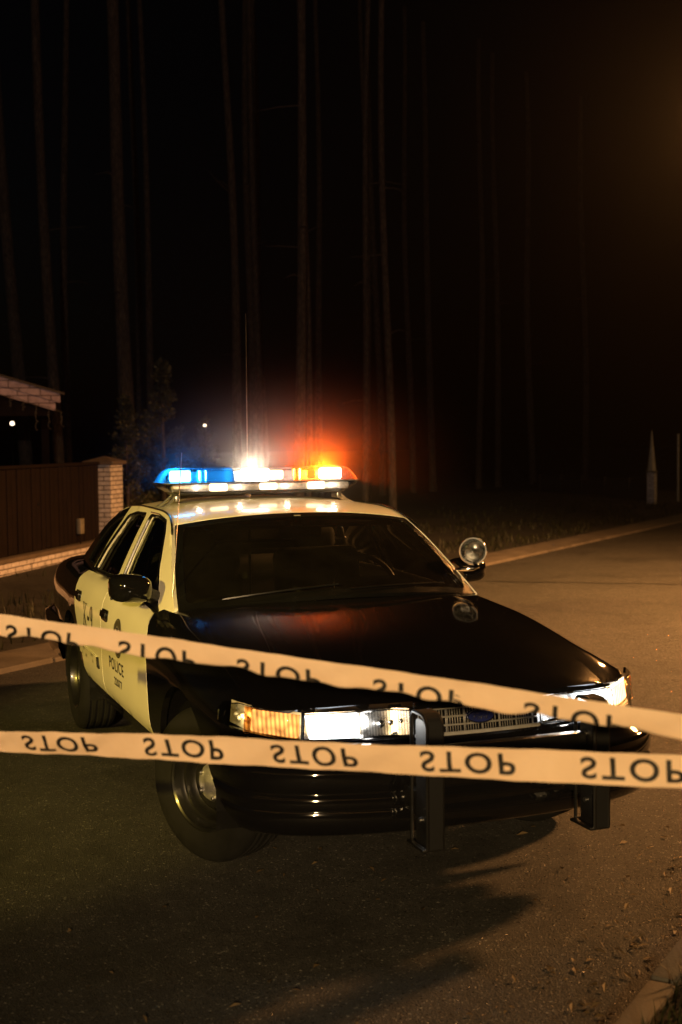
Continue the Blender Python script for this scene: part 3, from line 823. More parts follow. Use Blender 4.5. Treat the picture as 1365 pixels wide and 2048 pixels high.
# ------------------------------------------------------------------ mirrors, spotlight, aerials
def mirror(sg, c):
    mr = empty('side_mirror', parent=CAR)
    bm = bmesh.new()
    # shell: rounded box that narrows forward
    n = 28; rings = []
    for dx, ky, kz in ((-.05, .96, .93), (-.045, 1., 1.), (-.01, 1., 1.), (.03, .96, .95), (.06, .84, .82), (.08, .62, .58), (.086, .3, .28)):
        ring = []
        for k in range(n):
            a = 2*PI*k/n; ca, sa = math.cos(a), math.sin(a)
            ca = math.copysign(abs(ca)**.5, ca); sa = math.copysign(abs(sa)**.62, sa)
            ring.append(bm.verts.new((c[0]+dx, c[1]+sg*.105*ky*ca-sg*.004, c[2]+.070*kz*sa+.006*ca)))
        rings.append(ring)
    for a, b in zip(rings, rings[1:]):
        for k in range(n): bm.faces.new((a[k], a[(k+1) % n], b[(k+1) % n], b[k]))
    bm.faces.new(rings[-1]); bm.faces.new(rings[0])
    link_bm('mirror_shell', bm, 'black_paint', mr, smooth=True, ang=50)
    box_obj('mirror_glass', (c[0]-.052, c[1], c[2]), (.003, .18, .115), 'chrome', mr, .001)
    # sail: black patch at the front corner of the window with the arm
    o = [(-.815, .995), (-.86, .997), (-1.08, 1.04), (-1.08, 1.16), (-.98, 1.09), (-.87, 1.02)]
    panel('mirror_sail', o, lambda u, v: (u, sg*(Yg(u, v)+.006), v), 'black_plastic', mr, sp=.03, thick=.02)
    tube_obj('mirror_arm', [(c[0]-.02, c[1]-sg*.09, c[2]-.03), (-.98, sg*(Yg(-.98, 1.05)-.01), 1.055)], [.032, .04], 'black_plastic', mr, 10)
mirror(-1, (-.86, -.995, 1.125)); mirror(1, (-1.04, .965, 1.115))

sp = empty('spotlight', parent=CAR)
sc = Vector((-.80, .880, 1.243)); aim = (Vector((5.5, -2.6, 1.6))-sc).normalized()
Q = aim.to_track_quat('Z', 'Y').to_matrix().to_4x4(); MT = Matrix.Translation(sc) @ Q
def sp_part(name, prof, mat, n=40):
    bm = bmesh.new(); add_lathe(bm, prof, n, 'Z'); bmesh.ops.remove_doubles(bm, verts=bm.verts, dist=1e-6); bmesh.ops.transform(bm, matrix=MT, verts=bm.verts)
    return link_bm(name, bm, mat, sp, smooth=True, ang=40)
sp_part('spotlight_shell', [(0, -.10), (.03, -.095), (.055, -.07), (.070, -.03), (.074, 0.)], 'chrome')
sp_part('spotlight_ring', [(.064, .004), (.067, .012), (.074, .012), (.078, .004), (.078, -.008), (.074, -.010)], 'chrome')
M['bowl'] = pm('bowl', (.8, .8, .8), .09, metal=1., var=.1, scale=30)
sp_part('spotlight_reflector', [(.064, .0), (.060, -.018), (.048, -.038), (.03, -.055), (.012, -.063), (0, -.064)], 'bowl')
sp_part('spotlight_lens', [(.064, .006), (.045, .011), (.02, .014), (0, .0145)], 'clear_lens')
bm = bmesh.new()
add_tube(bm, [sc+Q.to_3x3() @ Vector(p) for p in ((0, 0, -.06), (0, .004, -.025))], .010, 8)
link_bm('spotlight_bulb', bm, 'chrome', sp, smooth=True)
bm = bmesh.new()
add_tube(bm, [(-.83, .775, 1.145), (-.80, .825, 1.148), (-.78, .870, 1.150), (-.775, .890, 1.158), (-.79, .884, 1.18)], [.007, .013, .015, .016, .012], 10)
link_bm('spotlight_bracket', bm, 'chrome', sp, smooth=True)

bm = bmesh.new()
add_tube(bm, [(-.745, -.815, .985), (-.745, -.812, 1.01), (-.745, -.810, 1.05), (-.73, -.752, 1.80)], [.010, .008, .0032, .0022], 8)
link_bm('fender_antenna', bm, 'brushed', CAR, smooth=True)
bm = bmesh.new()
add_tube(bm, [(-2.25, .045, 1.50), (-2.25, .045, 1.55), (-2.25, .045, 1.56), (-2.25, .047, 2.645)], [.022, .016, .004, .0022], 8)
link_bm('whip_antenna', bm, 'brushed', CAR, smooth=True)

# ------------------------------------------------------------------ interior
it = empty('front_seat', parent=CAR)
def seat(y):
    s = empty('front_seat', parent=CAR)
    bm = bmesh.new(); add_box(bm, (-1.62, y, .62), (.52, .54, .18), .05, seg=3); link_bm('seat_cushion', bm, 'interior', s, smooth=True)
    bm = bmesh.new(); add_box(bm, (-1.90, y, .92), (.16, .54, .58), .06, Matrix.Rotation(-.2, 3, 'Y'), seg=3)
    bmesh.ops.translate(bm, vec=(-1.90, y, .92), verts=[]); link_bm('seat_back', bm, 'interior', s, smooth=True)
    bm = bmesh.new(); add_box(bm, (-1.98, y, 1.255), (.10, .27, .15), .045, seg=3); link_bm('headrest', bm, 'interior', s, smooth=True)
bpy.data.objects.remove(it)
seat(-.38); seat(.38)
bm = bmesh.new(); add_box(bm, (-2.75, 0, .85), (.16, 1.4, .5), .06, seg=3); add_box(bm, (-2.5, 0, .6), (.5, 1.4, .18), .05, seg=3); link_bm('rear_seat', bm, 'interior', CAR, smooth=True)
# dashboard with instrument hump
db = empty('dashboard', parent=CAR)
dp = [(-.66, 1.055), (-.80, 1.065), (-.98, 1.05), (-1.04, 1.02), (-1.06, .95), (-1.0, .70), (-.66, .70)]
bm = bmesh.new(); add_prism(bm, dp, 'Y', -.76, .76); link_bm('dash_top', bm, 'interior', db, smooth=True, ang=35)
bm = bmesh.new(); add_box(bm, (-.99, .38, 1.075), (.20, .42, .06), .028, seg=3); link_bm('instrument_hood', bm, 'interior', db, smooth=True)
sw = empty('steering_wheel', parent=CAR)
cs = Vector((-1.16, .385, 1.035)); R3 = Matrix.Rotation(math.radians(62), 3, 'Y')
bm = bmesh.new(); P = [cs+R3 @ Vector((.19*math.cos(2*PI*k/40), .19*math.sin(2*PI*k/40), 0)) for k in range(41)]; add_tube(bm, P, .0145, 10, cap=False)
M['grip'] = pm('grip', (.10, .09, .08), .35)
link_bm('wheel_rim', bm, 'grip', sw, smooth=True)
bm = bmesh.new(); add_tube(bm, [cs+R3 @ Vector((0, -.18, 0)), cs+R3 @ Vector((0, 0, -.02)), cs+R3 @ Vector((0, .18, 0))], [.014, .05, .014], 8); add_tube(bm, [cs+R3 @ Vector((0, 0, -.02)), (-.98, .385, .93)], .03, 8)
link_bm('wheel_hub', bm, 'interior', sw, smooth=True)
box_obj('rear_view_mirror', (-1.13, .0, 1.36), (.03, .24, .06), 'trim_black', CAR, .012)
bm = bmesh.new(); add_box(bm, (-1.16, -.01, 1.425), (.03, .045, .05), .006); add_box(bm, (-1.165, -.01, 1.40), (.035, .06, .02), .004); link_bm('toll_tag', bm, 'interior_light', CAR, smooth=True, ang=40)
# prisoner screen behind the front seats
bm = bmesh.new()
add_tube(bm, [(-2.08, -.66, 1.0), (-2.08, -.60, 1.30), (-2.08, -.5, 1.40), (-2.08, .5, 1.40), (-2.08, .60, 1.30), (-2.08, .66, 1.0)], .016, 8)
add_tube(bm, [(-2.08, -.63, 1.24), (-2.08, .63, 1.24)], .012, 8); add_tube(bm, [(-2.08, 0, .9), (-2.08, 0, 1.40)], .010, 8)
link_bm('prisoner_screen', bm, 'steel_black', CAR, smooth=True)
bm = bmesh.new(); add_box(bm, (-1.24, -.30, 1.395), (.16, .44, .022), .008, Matrix.Rotation(.10, 3, 'Y')); link_bm('sun_visor', bm, 'interior', CAR, smooth=True, ang=40)
bm = bmesh.new(); add_box(bm, (-1.24, .34, 1.395), (.16, .44, .022), .008, Matrix.Rotation(.10, 3, 'Y')); link_bm('sun_visor', bm, 'interior', CAR, smooth=True, ang=40)
for sg in (-1, 1):       # light-coloured inner pillar covers
    pts = [Vector((x, sg*(Yg(x, z)-.055), z-.01)) for x, z in [(-.78, 1.03), (-.95, 1.17), (-1.15, 1.30), (-1.32, 1.38)]]
    tube_obj('pillar_cover', pts, .022, 'interior_light', CAR, 8)
# headliner keeps light from falling through the roof skin
panel('headliner', [(-.93, .03), (.93, .03), (.93, .97), (-.93, .97)], lambda u, v: Vector(roof_map(u, v))-Vector((0, 0, .035)), 'interior', CAR, sp=.1, thick=0)

# ------------------------------------------------------------------ light bar
LB = empty('light_bar', (-1.90, -.004, 1.545), 0, CAR)
HW = .597
def dscale(t): return t
def ringpts(hx, hy, z, y0=-9, y1=9):
    """outline of the bar at height z, chamfered corners, cut between y0 and y1"""
    c = .035
    base = [(hx, -hy+c), (hx, hy-c), (hx-c, hy), (-hx+c, hy), (-hx, hy-c), (-hx, -hy+c), (-hx+c, -hy), (hx-c, -hy)]
    return [(x, min(max(y, y0), y1), z) for x, y in base]
def hull(name, levels, mat, parent, y0=-9, y1=9, bev=.004):
    bm = bmesh.new(); rings = []
    for hx, hy, z in levels: rings.append([bm.verts.new(p) for p in ringpts(hx, hy, z, y0, y1)])
    n = 8
    for a, b in zip(rings, rings[1:]):
        for k in range(n):
            try: bm.faces.new((a[k], a[(k+1) % n], b[(k+1) % n], b[k]))
            except ValueError: pass
    bm.faces.new(rings[0][::-1]); bm.faces.new(rings[-1])
    bmesh.ops.remove_doubles(bm, verts=bm.verts, dist=1e-5)
    bmesh.ops.dissolve_degenerate(bm, edges=bm.edges, dist=1e-5)
    return link_bm(name, bm, mat, parent, smooth=False)
hull('bar_tray', [(.125, .52, .0), (.135, .53, .008), (.135, .53, .014)], 'black_plastic', LB)
hull('lower_lens', [(.137, .535, .0145), (.165, HW-.012, .045), (.168, HW, .066)], 'clear_lens', LB)
hull('bar_seam', [(.171, HW+.003, .0665), (.171, HW+.003, .0735)], 'brushed', LB)
hull('deck_plate', [(.160, HW-.012, .0675), (.160, HW-.012, .0725)], 'black_plastic', LB)
top = [(.167, HW-.002, .074), (.160, HW-.012, .092), (.150, HW-.026, .115), (.136, HW-.042, .136), (.118, HW-.062, .149), (.09, HW-.095, .154)]
hull('blue_dome', top, 'blue_lens', LB, -9, -.185)
hull('clear_dome', top, 'clear_lens', LB, -.183, .178)
hull('amber_dome', top, 'orange_lens', LB, .180, 9)
M['bulb_white'] = emit('bulb_white', (1., .93, .80), 16., var=.1, sample=False)
M['bulb_warm'] = emit('bulb_warm', (1., .72, .42), 7., var=.5, sample=False)
M['bulb_blue'] = emit('bulb_blue', (.75, .92, 1.), 30., var=.2, sample=False)
M['bulb_amber'] = emit('bulb_amber', (.5, 1.25, 4.), 36., var=.2, sample=False)
M['reflector_glow'] = emit('reflector_glow', (1., .70, .45), 1.1, var=.6, sample=False)  # weak emission for a reflector, not a bulb
def bulb(name, y, z, w, h, mat, x=.085):
    bm = bmesh.new(); add_box(bm, (x, y, z), (.03, w, h), .012, seg=3); return link_bm(name, bm, mat, LB, smooth=True)
bulb('blue_bulb', -.490, .110, .125, .066, 'bulb_blue'); bulb('white_bulb', -.035, .111, .17, .070, 'bulb_white'); bulb('amber_bulb', .436, .111, .14, .066, 'bulb_amber')
bulb('white_bulb', .10, .108, .085, .056, 'bulb_warm', .07)
bulb('marker_bulb', -.270, .042, .11, .044, 'bulb_warm', .115); bulb('marker_bulb', .035, .042, .11, .040, 'bulb_warm', .115); bulb('marker_bulb', .335, .042, .11, .044, 'bulb_warm', .115)
M['silver'] = pm('silver_liner', (.55, .52, .50), .35, metal=.6, var=.5, scale=40)
box_obj('lower_liner', (.06, 0, .040), (.10, 1.10, .044), 'silver', LB, .012)
bulb('amber_reflector_glow', .325, .108, .05, .054, 'reflector_glow', .06)  # reflector whose lit look is put in as emission
bm = bmesh.new()
for y, w in ((-.49, .10), (-.40, .06), (-.13, .05), (.17, .06), (.23, .05), (.46, .05)): add_box(bm, (.07, y, .042), (.05, w, .036), .010)
split(link_bm('reflectors', bm, 'reflector', LB, smooth=True, ang=40), 'reflector')
bm = bmesh.new()
for y in (-.33, .26): add_tube(bm, [(-.03, y, .076), (-.03, y, .138)], .030, 20)
split(link_bm('rotator_drums', bm, 'reflector', LB, smooth=True, ang=40), 'rotator_drum')
bm = bmesh.new(); add_box(bm, (-.06, 0, .10), (.012, 1.02, .062), .003); link_bm('mirror_strip', bm, 'black_plastic', LB, smooth=True, ang=40)
for sg in (-1, 1):
    ft = empty('mounting_foot', (0, sg*.50, -.02), 0, LB)
    bm = bmesh.new()
    add_box(bm, (.02, 0, .0), (.10, .03, .035), .005); add_tube(bm, [(.04, 0, .02), (.05, sg*.05, -.03), (.05, sg*.10, -.055)], .009, 8); add_tube(bm, [(-.05, 0, .02), (-.05, sg*.06, -.03), (-.05, sg*.10, -.055)], .009, 8)
    add_box(bm, (0, sg*.105, -.062), (.15, .03, .02), .005)
    split(link_bm('brackets', bm, 'brushed', ft, smooth=True, ang=40), 'bracket')

def lamp(name, loc, power, color, size, parent=None, typ='POINT', aim=None, ang=120):
    l = bpy.data.lights.new(name, typ); l.energy = power; l.color = color; l.shadow_soft_size = size
    o = bpy.data.objects.new(name, l); COL.objects.link(o); o.location = loc
    if typ == 'SPOT':
        l.spot_size = math.radians(ang); l.spot_blend = .6; o.rotation_euler = Vector(aim).to_track_quat('-Z', 'Y').to_euler()
    if parent: o.parent = parent
    return o
lamp('amber_beacon_light', (.02, .436, .116), 380, (1., .26, .03), .03, LB)
lamp('white_beacon_light', (.02, -.035, .116), 150, (1., .80, .58), .03, LB)
for y_, p_ in ((-.40, .5), (-.15, .6), (.15, .7), (.45, .6)): lamp('liner_fill_light', (.140, y_, .042), p_, (1., .78, .55), .012, LB)  # added fill lights that brighten the reflectors in the lower lens
lamp('blue_beacon_light', (.02, -.490, .116), 80, (.08, .55, 1.), .03, LB)

# ================================================================== ground
ED = Vector((-.634, .773, 0)); EN = Vector((.773, .634, 0))     # along and across the road
def rd(n, e, z=0.): return EN*n+ED*e+Vector((0, 0, z))
def asphalt():
    m, nt, out = new_mat('asphalt')
    b = N(nt, 'ShaderNodeBsdfPrincipled'); nt.links.new(b.outputs[0], out.inputs[0])
    tc = N(nt, 'ShaderNodeTexCoord'); V = tc.outputs['Object']
    big = N(nt, 'ShaderNodeTexNoise', Scale=.55, Detail=5., Roughness=.6); nt.links.new(V, big.inputs['Vector'])
    med = N(nt, 'ShaderNodeTexNoise', Scale=9., Detail=6., Roughness=.7); nt.links.new(V, med.inputs['Vector'])
    vor = N(nt, 'ShaderNodeTexVoronoi', Scale=150.); nt.links.new(V, vor.inputs['Vector'])
    fine = N(nt, 'ShaderNodeTexNoise', Scale=150., Detail=3.); nt.links.new(V, fine.inputs['Vector'])
    c1 = ramp(nt, big.outputs['Fac'], [(.3, (.020, .0198, .0192)), (.7, (.039, .0385, .037))])
    c2 = ramp(nt, med.outputs['Fac'], [(.3, (.55, .55, .55)), (.7, (1.25, 1.25, 1.25))])
    mx = N(nt, 'ShaderNodeMix', data_type='RGBA', blend_type='MULTIPLY'); mx.inputs[0].default_value = 1.
    nt.links.new(c1.outputs[0], mx.inputs[6]); nt.links.new(c2.outputs[0], mx.inputs[7])
    stn = N(nt, 'ShaderNodeTexNoise', Scale=1.1, Detail=7., Roughness=.65, Distortion=.8); nt.links.new(V, stn.inputs['Vector'])
    c3 = ramp(nt, stn.outputs['Fac'], [(.36, (.50, .50, .50)), (.47, (1., 1., 1.)), (.62, (1., 1., 1.)), (.70, (1.3, 1.29, 1.27))])
    mx0 = N(nt, 'ShaderNodeMix', data_type='RGBA', blend_type='MULTIPLY'); mx0.inputs[0].default_value = .8
    nt.links.new(mx.outputs[2], mx0.inputs[6]); nt.links.new(c3.outputs[0], mx0.inputs[7]); mx = mx0
    # stone tint per grain, a few pale bright stones
    sep = N(nt, 'ShaderNodeSeparateColor'); nt.links.new(vor.outputs['Color'], sep.inputs[0])
    st = ramp(nt, sep.outputs[0], [(0, (.6, .6, .6)), (.6, (1., 1., 1.)), (.965, (1.3, 1.3, 1.3)), (.99, (6., 6., 5.8))]); st.color_ramp.interpolation = 'LINEAR'
    mx2 = N(nt, 'ShaderNodeMix', data_type='RGBA', blend_type='MULTIPLY'); mx2.inputs[0].default_value = 1.
    nt.links.new(mx.outputs[2], mx2.inputs[6]); nt.links.new(st.outputs[0], mx2.inputs[7])
    nt.links.new(mx2.outputs[2], b.inputs['Base Color'])
    rr = ramp(nt, sep.outputs[1], [(0, (.9, .9, .9)), (.93, (.75, .75, .75)), (.97, (.22, .22, .22))]); nt.links.new(rr.outputs[0], b.inputs['Roughness'])
    b.inputs['Specular IOR Level'].default_value = .45
    ad = N(nt, 'ShaderNodeMath', operation='ADD'); nt.links.new(vor.outputs['Distance'], ad.inputs[0]); nt.links.new(fine.outputs['Fac'], ad.inputs[1])
    bp = N(nt, 'ShaderNodeBump', Strength=.9, Distance=.006); nt.links.new(ad.outputs[0], bp.inputs['Height']); nt.links.new(bp.outputs[0], b.inputs['Normal'])
    return m
M['asphalt'] = asphalt()
M['soil'] = pm('soil', (.010, .0085, .0055), .95, var=.5, scale=1.6, bump=.02, bscale=18)
M['concrete'] = pm('concrete', (.085, .078, .068), .85, var=.35, scale=5., bump=.004, bscale=70)
M['paving'] = pm('paving', (.10, .085, .07), .9, var=.4, scale=3., bump=.006, bscale=40)
def sheet(name, pts, mat): return structure(link_mesh(name, pts, [list(range(len(pts)))], mat, smooth=False))
g = sheet('ground', [(-220, -220, -.06), (220, -220, -.06), (220, 220, -.06), (-220, 220, -.06)], 'soil')
sheet('road', [rd(-4.73, -80), rd(1.60, -80), rd(1.60, 90), rd(-4.73, 90)], 'asphalt')
# far verge: flush concrete edge strip, then a bank of earth and grass
bm = bmesh.new()
e = -60.
while e < 70:
    L = 1.0 if -6 < e < 30 else 4.
    add_prism(bm, [(-.0, 0), (.0, 0)], 'X', 0, 0) if False else None
    c = rd(-5.07, e+L/2, 0); vs = add_box(bm, (0, 0, 0), (.665, L-.012, .10), .008, Matrix.Rotation(math.atan2(ED.y, ED.x)-PI/2, 3, 'Z'), seg=1)
    bmesh.ops.translate(bm, vec=c+Vector((0, 0, -.012+random.uniform(-.004, .004))), verts=vs); e += L
structure(link_bm('edge_paving', bm, 'paving'))
structure(link_mesh('far_verge', [rd(n, e, z) for n, z in ((-5.41, .03), (-6.6, .06), (-7.8, .13), (-8.9, .20), (-11, .22), (-70, .30)) for e in (-80, 90)], [[2*k, 2*k+2, 2*k+3, 2*k+1] for k in range(5)], 'soil'))
# near kerb
bm = bmesh.new(); e = -30.; 
while e < 40:
    vs = add_box(bm, (0, 0, 0), (.095, .985, .20), .012, Matrix.Rotation(math.atan2(ED.y, ED.x)-PI/2, 3, 'Z'))
    bmesh.ops.translate(bm, vec=rd(1.645, e+.36, -.035+random.uniform(-.006, .006)), verts=vs); e += 1.
structure(link_bm('kerb', bm, 'concrete', smooth=True, ang=40))
sheet('near_verge', [rd(1.692, -40, .05), rd(30, -40, .10), rd(30, 60, .10), rd(1.692, 60, .05)], 'soil')
# the dark mended crack across the road
V = []; F = []; a = Vector((-9.59, 5.405, .004)); bq = Vector((-8.148, 7.516, .004)); d = bq-a
n = 60
for i in range(n+1):
    t = -1.9+3.2*i/n; p = a+d*t; w = .020+.012*math.sin(i*1.7)+.008*random.random(); off = .03*math.sin(i*.9)+.02*random.uniform(-1, 1)
    s = Vector((-d.y, d.x, 0)).normalized(); V += [p+s*(off-w), p+s*(off+w)]
    if i: F.append([2*i-2, 2*i-1, 2*i+1, 2*i])
structure(link_mesh('road_crack', V, F, pm('tar', (.010, .010, .010), .6), smooth=False))

# ------------------------------------------------------------------ grass, litter
def leaf_mat(name, c1, c2, rough=.6, trans=.3):
    m, nt, out = new_mat(name)
    b = N(nt, 'ShaderNodeBsdfPrincipled'); b.inputs['Roughness'].default_value = rough
    g = N(nt, 'ShaderNodeNewGeometry'); tc = N(nt, 'ShaderNodeTexCoord')
    wn = N(nt, 'ShaderNodeTexNoise', Scale=5.); nt.links.new(tc.outputs['Object'], wn.inputs['Vector'])
    r = ramp(nt, wn.outputs['Fac'], [(.3, c1), (.7, c2)]); nt.links.new(r.outputs[0], b.inputs['Base Color'])
    t = N(nt, 'ShaderNodeBsdfTranslucent'); nt.links.new(r.outputs[0], t.inputs[0])
    mx = N(nt, 'ShaderNodeMixShader'); mx.inputs[0].default_value = trans
    nt.links.new(b.outputs[0], mx.inputs[1]); nt.links.new(t.outputs[0], mx.inputs[2]); nt.links.new(mx.outputs[0], out.inputs[0]); return m
M['grass'] = leaf_mat('grass_blades', (.009, .013, .004), (.030, .034, .009))
M['dry'] = leaf_mat('dry_leaf', (.06, .04, .02), (.17, .12, .06))
def blades(name, spots, hmin, hmax, label, cat, mat='grass', w=.006):
    V = []; F = []
    for p in spots:
        h = random.uniform(hmin, hmax); a = random.uniform(0, 2*PI); l = random.uniform(.15, .9)*h; d = Vector((math.cos(a), math.sin(a), 0)); s = Vector((-d.y, d.x, 0))*w*random.uniform(.6, 1.3)
        b = len(V); p = Vector(p)
        V += [p-s, p+s, p+d*l*.35+Vector((0, 0, h*.6))+s*.7, p+d*l*.35+Vector((0, 0, h*.6))-s*.7, p+d*l+Vector((0, 0, h))]
        F += [[b, b+1, b+2, b+3], [b+3, b+2, b+4]]
    o = link_mesh(name, V, F, mat, smooth=False); return tag(o, label, cat, kind='stuff')
vz = pchip([(-70, .30), (-11, .22), (-8.9, .20), (-7.8, .13), (-6.6, .06), (-5.41, .03)])
sp_ = []
for _ in range(9000):
    n = -5.45-abs(random.gauss(0, 2.0)); e = random.uniform(-2, 30)
    if (math.sin(n*3.1+e*1.7)+math.sin(e*.9-n*2.2)) > -.9: sp_.append(rd(n, e, vz(n)))
blades('verge_grass', sp_, .05, .16, 'rough dark grass on the bank beyond the road and below the board fence', 'grass', w=.007)
sp_ = []
for _ in range(9000):
    n = 1.70+abs(random.gauss(0, .35)); e = random.uniform(-3, 6)
    sp_.append(rd(n, e, .05))
blades('kerb_grass', sp_, .03, .11, 'green grass behind the near kerb at the bottom right corner', 'grass', w=.004)
V = []; F = []
for _ in range(520):
    k = random.random()
    n = 1.53-abs(random.gauss(0, .16)) if k < .75 else random.uniform(-.5, 1.5); e = random.uniform(-2.6, 3.2)
    if k < .75 and n < .2: continue
    p = rd(n, e, .005); a = random.uniform(0, 2*PI); L = random.uniform(.012, .06); w_ = random.uniform(.002, .012)
    d = Vector((math.cos(a), math.sin(a), random.uniform(-.0, .35))); s = Vector((-d.y, d.x, random.uniform(-.3, .3)))*w_
    b = len(V); q = p+d*L
    V += [p, p+d*L*.5+s+Vector((0, 0, .006)), q, p+d*L*.5-s+Vector((0, 0, .003))]; F.append([b, b+1, b+2, b+3])
tag(link_mesh('leaf_litter', V, F, 'dry', smooth=False), 'dry leaf and twig litter along the gutter of the near kerb', 'leaf litter', kind='stuff')

# leafy weeds by the fence, at the left
def weed(loc, h, nl, label):
    V = []; F = []
    for k in range(nl):
        a = random.uniform(0, 2*PI); z = h*random.random()**.7; r = .16*h/.35*(1-.5*z/h)*random.random()**.5
        p = Vector((r*math.cos(a), r*math.sin(a), z)); d = Vector((math.cos(a), math.sin(a), random.uniform(-.4, .7))).normalized(); L = random.uniform(.03, .07); s = d.cross(Vector((0, 0, 1))).normalized()*L*.32
        b = len(V); V += [p, p+d*L*.5+s, p+d*L, p+d*L*.5-s]; F.append([b, b+1, b+2, b+3])
    w = link_mesh('weed_plant', V, F, M['grass'], smooth=False); w.location = loc; tag(w, label, 'plant', 'weeds on the left verge'); return w
weed(rd(-6.2, 3.0, .03), .42, 130, 'low leafy weed on the dark bank just left of the rear of the car')
weed(rd(-6.0, 2.55, .03), .30, 90, 'small leafy weed seen under the upper tape at the left edge')

# ------------------------------------------------------------------ fence, pillar
def brick(name, c1, c2, mortar, sw, sh):
    m, nt, out = new_mat(name)
    b = N(nt, 'ShaderNodeBsdfPrincipled'); b.inputs['Roughness'].default_value = .85; nt.links.new(b.outputs[0], out.inputs[0])
    tc = N(nt, 'ShaderNodeTexCoord'); sp = N(nt, 'ShaderNodeSeparateXYZ'); nt.links.new(tc.outputs['Object'], sp.inputs[0])
    ad = N(nt, 'ShaderNodeMath', operation='ADD'); nt.links.new(sp.outputs[0], ad.inputs[0]); nt.links.new(sp.outputs[1], ad.inputs[1])
    cb = N(nt, 'ShaderNodeCombineXYZ'); nt.links.new(ad.outputs[0], cb.inputs[0]); nt.links.new(sp.outputs[2], cb.inputs[1])
    br = N(nt, 'ShaderNodeTexBrick'); nt.links.new(cb.outputs[0], br.inputs['Vector'])
    br.inputs['Color1'].default_value = (*c1, 1); br.inputs['Color2'].default_value = (*c2, 1); br.inputs['Mortar'].default_value = (*mortar, 1)
    br.inputs['Scale'].default_value = 1.; br.inputs['Mortar Size'].default_value = .0075; br.inputs['Brick Width'].default_value = sw; br.inputs['Row Height'].default_value = sh; br.inputs['Mortar Smooth'].default_value = .15
    nz = N(nt, 'ShaderNodeTexNoise', Scale=14., Detail=6., Roughness=.7); nt.links.new(tc.outputs['Object'], nz.inputs['Vector'])
    r = ramp(nt, nz.outputs['Fac'], [(.3, (.6, .6, .6)), (.65, (1.05, 1.05, 1.05))])
    mx = N(nt, 'ShaderNodeMix', data_type='RGBA', blend_type='MULTIPLY'); mx.inputs[0].default_value = 1.
    nt.links.new(br.outputs['Color'], mx.inputs[6]); nt.links.new(r.outputs[0], mx.inputs[7]); nt.links.new(mx.outputs[2], b.inputs['Base Color'])
    bp = N(nt, 'ShaderNodeBump', Strength=.8, Distance=.012); bp.invert = True; nt.links.new(br.outputs['Fac'], bp.inputs['Height']); nt.links.new(bp.outputs[0], b.inputs['Normal'])
    return m
M['brick'] = brick('pale_brick', (.64, .60, .62), (.52, .48, .49), (.10, .085, .08), .22, .068)
M['boards'] = pm('brown_boards', (.010, .006, .005), .85, spec=.12, var=.35, scale=3.5, bump=.002, bscale=50)
M['cap'] = pm('cap_stone', (.10, .075, .055), .85, var=.3)
fa = Vector((-11.35, -.45, 0)); fb = Vector((-14.05, 1.28, 0)); fd = (fb-fa).normalized(); FR = math.atan2(fd.y, fd.x)
FL = (fb-fa).length
fence = tag(empty('board_fence', fb+Vector((0, 0, .08)), FR), 'dark brown vertical board fence on a low pale brick base, left of the car', 'fence')
# local x runs along the fence from the pillar (0) to the left (-)
bm = bmesh.new(); L0 = -7.0
add_box(bm, ((L0-.02)/2, 0, .10), (-L0-.02, .22, .34), .0); link_bm('brick_base', bm, 'brick', fence)
bm = bmesh.new(); add_box(bm, ((L0-.02)/2, 0, .30), (-L0-.02, .27, .06), .012); link_bm('base_cap', bm, 'cap', fence, smooth=True, ang=40)
bm = bmesh.new(); x = -.03
while x > L0:
    w = .145; add_box(bm, (x-w/2, random.uniform(-.004, .004), .34+.555), (w-.014, .022, 1.10), .004); x -= w
link_bm('boards', bm, 'boards', fence, smooth=True, ang=40)
bm = bmesh.new(); add_box(bm, (L0/2-.02, 0, 1.475), (-L0-.04, .09, .045), .008); add_box(bm, (L0/2, .04, .55), (-L0, .04, .08)); add_box(bm, (L0/2, .04, 1.2), (-L0, .04, .08)); split(link_bm('fence_rails', bm, 'boards', fence, smooth=True, ang=40), 'fence_rail')
pil = tag(empty('brick_pillar', fb+fd*.25+Vector((0, 0, .06)), FR), 'square pale brick pillar at the end of the board fence, lit on its right side', 'pillar')
bm = bmesh.new(); add_box(bm, (0, 0, .72), (.50, .38, 1.50), .006); link_bm('brick_shaft', bm, 'brick', pil, smooth=False)
bm = bmesh.new(); b4 = [bm.verts.new((sx*.30, sy*.24, 1.472)) for sx, sy in ((-1, -1), (1, -1), (1, 1), (-1, 1))]; t4 = [bm.verts.new((sx*.30, sy*.24, 1.52)) for sx, sy in ((-1, -1), (1, -1), (1, 1), (-1, 1))]; ap = bm.verts.new((0, 0, 1.60))
bm.faces.new(b4[::-1])
for k in range(4): bm.faces.new((b4[k], b4[(k+1) % 4], t4[(k+1) % 4], t4[k])); bm.faces.new((t4[k], t4[(k+1) % 4], ap))
link_bm('pillar_cap', bm, 'cap', pil)
# metal box on the fence
mb = tag(empty('meter_box', fb-fd*1.28+Vector((.10, -.17, .80))*1., FR), 'small grey metal box fixed on the brown boards near the pillar', 'meter box')
mb.location = fb-fd*.85-Vector((-fd.y, fd.x, 0))*.0+Vector((fd.y, -fd.x, 0))*.055+Vector((0, 0, .66))
bm = bmesh.new(); add_box(bm, (0, 0, 0), (.135, .07, .22), .008); link_bm('box_body', bm, pm('grey_metal', (.24, .22, .17), .5, metal=.3), mb, smooth=True, ang=40)
bm = bmesh.new(); add_box(bm, (.02, -.037, .05), (.05, .006, .05), .002); link_bm('box_window', bm, 'interior_light', mb)
bm = bmesh.new(); add_tube(bm, [(-.0, .0, -.11), (-.0, .0, -.36)], .012, 8); link_bm('box_pipe', bm, 'boards', mb, smooth=True)

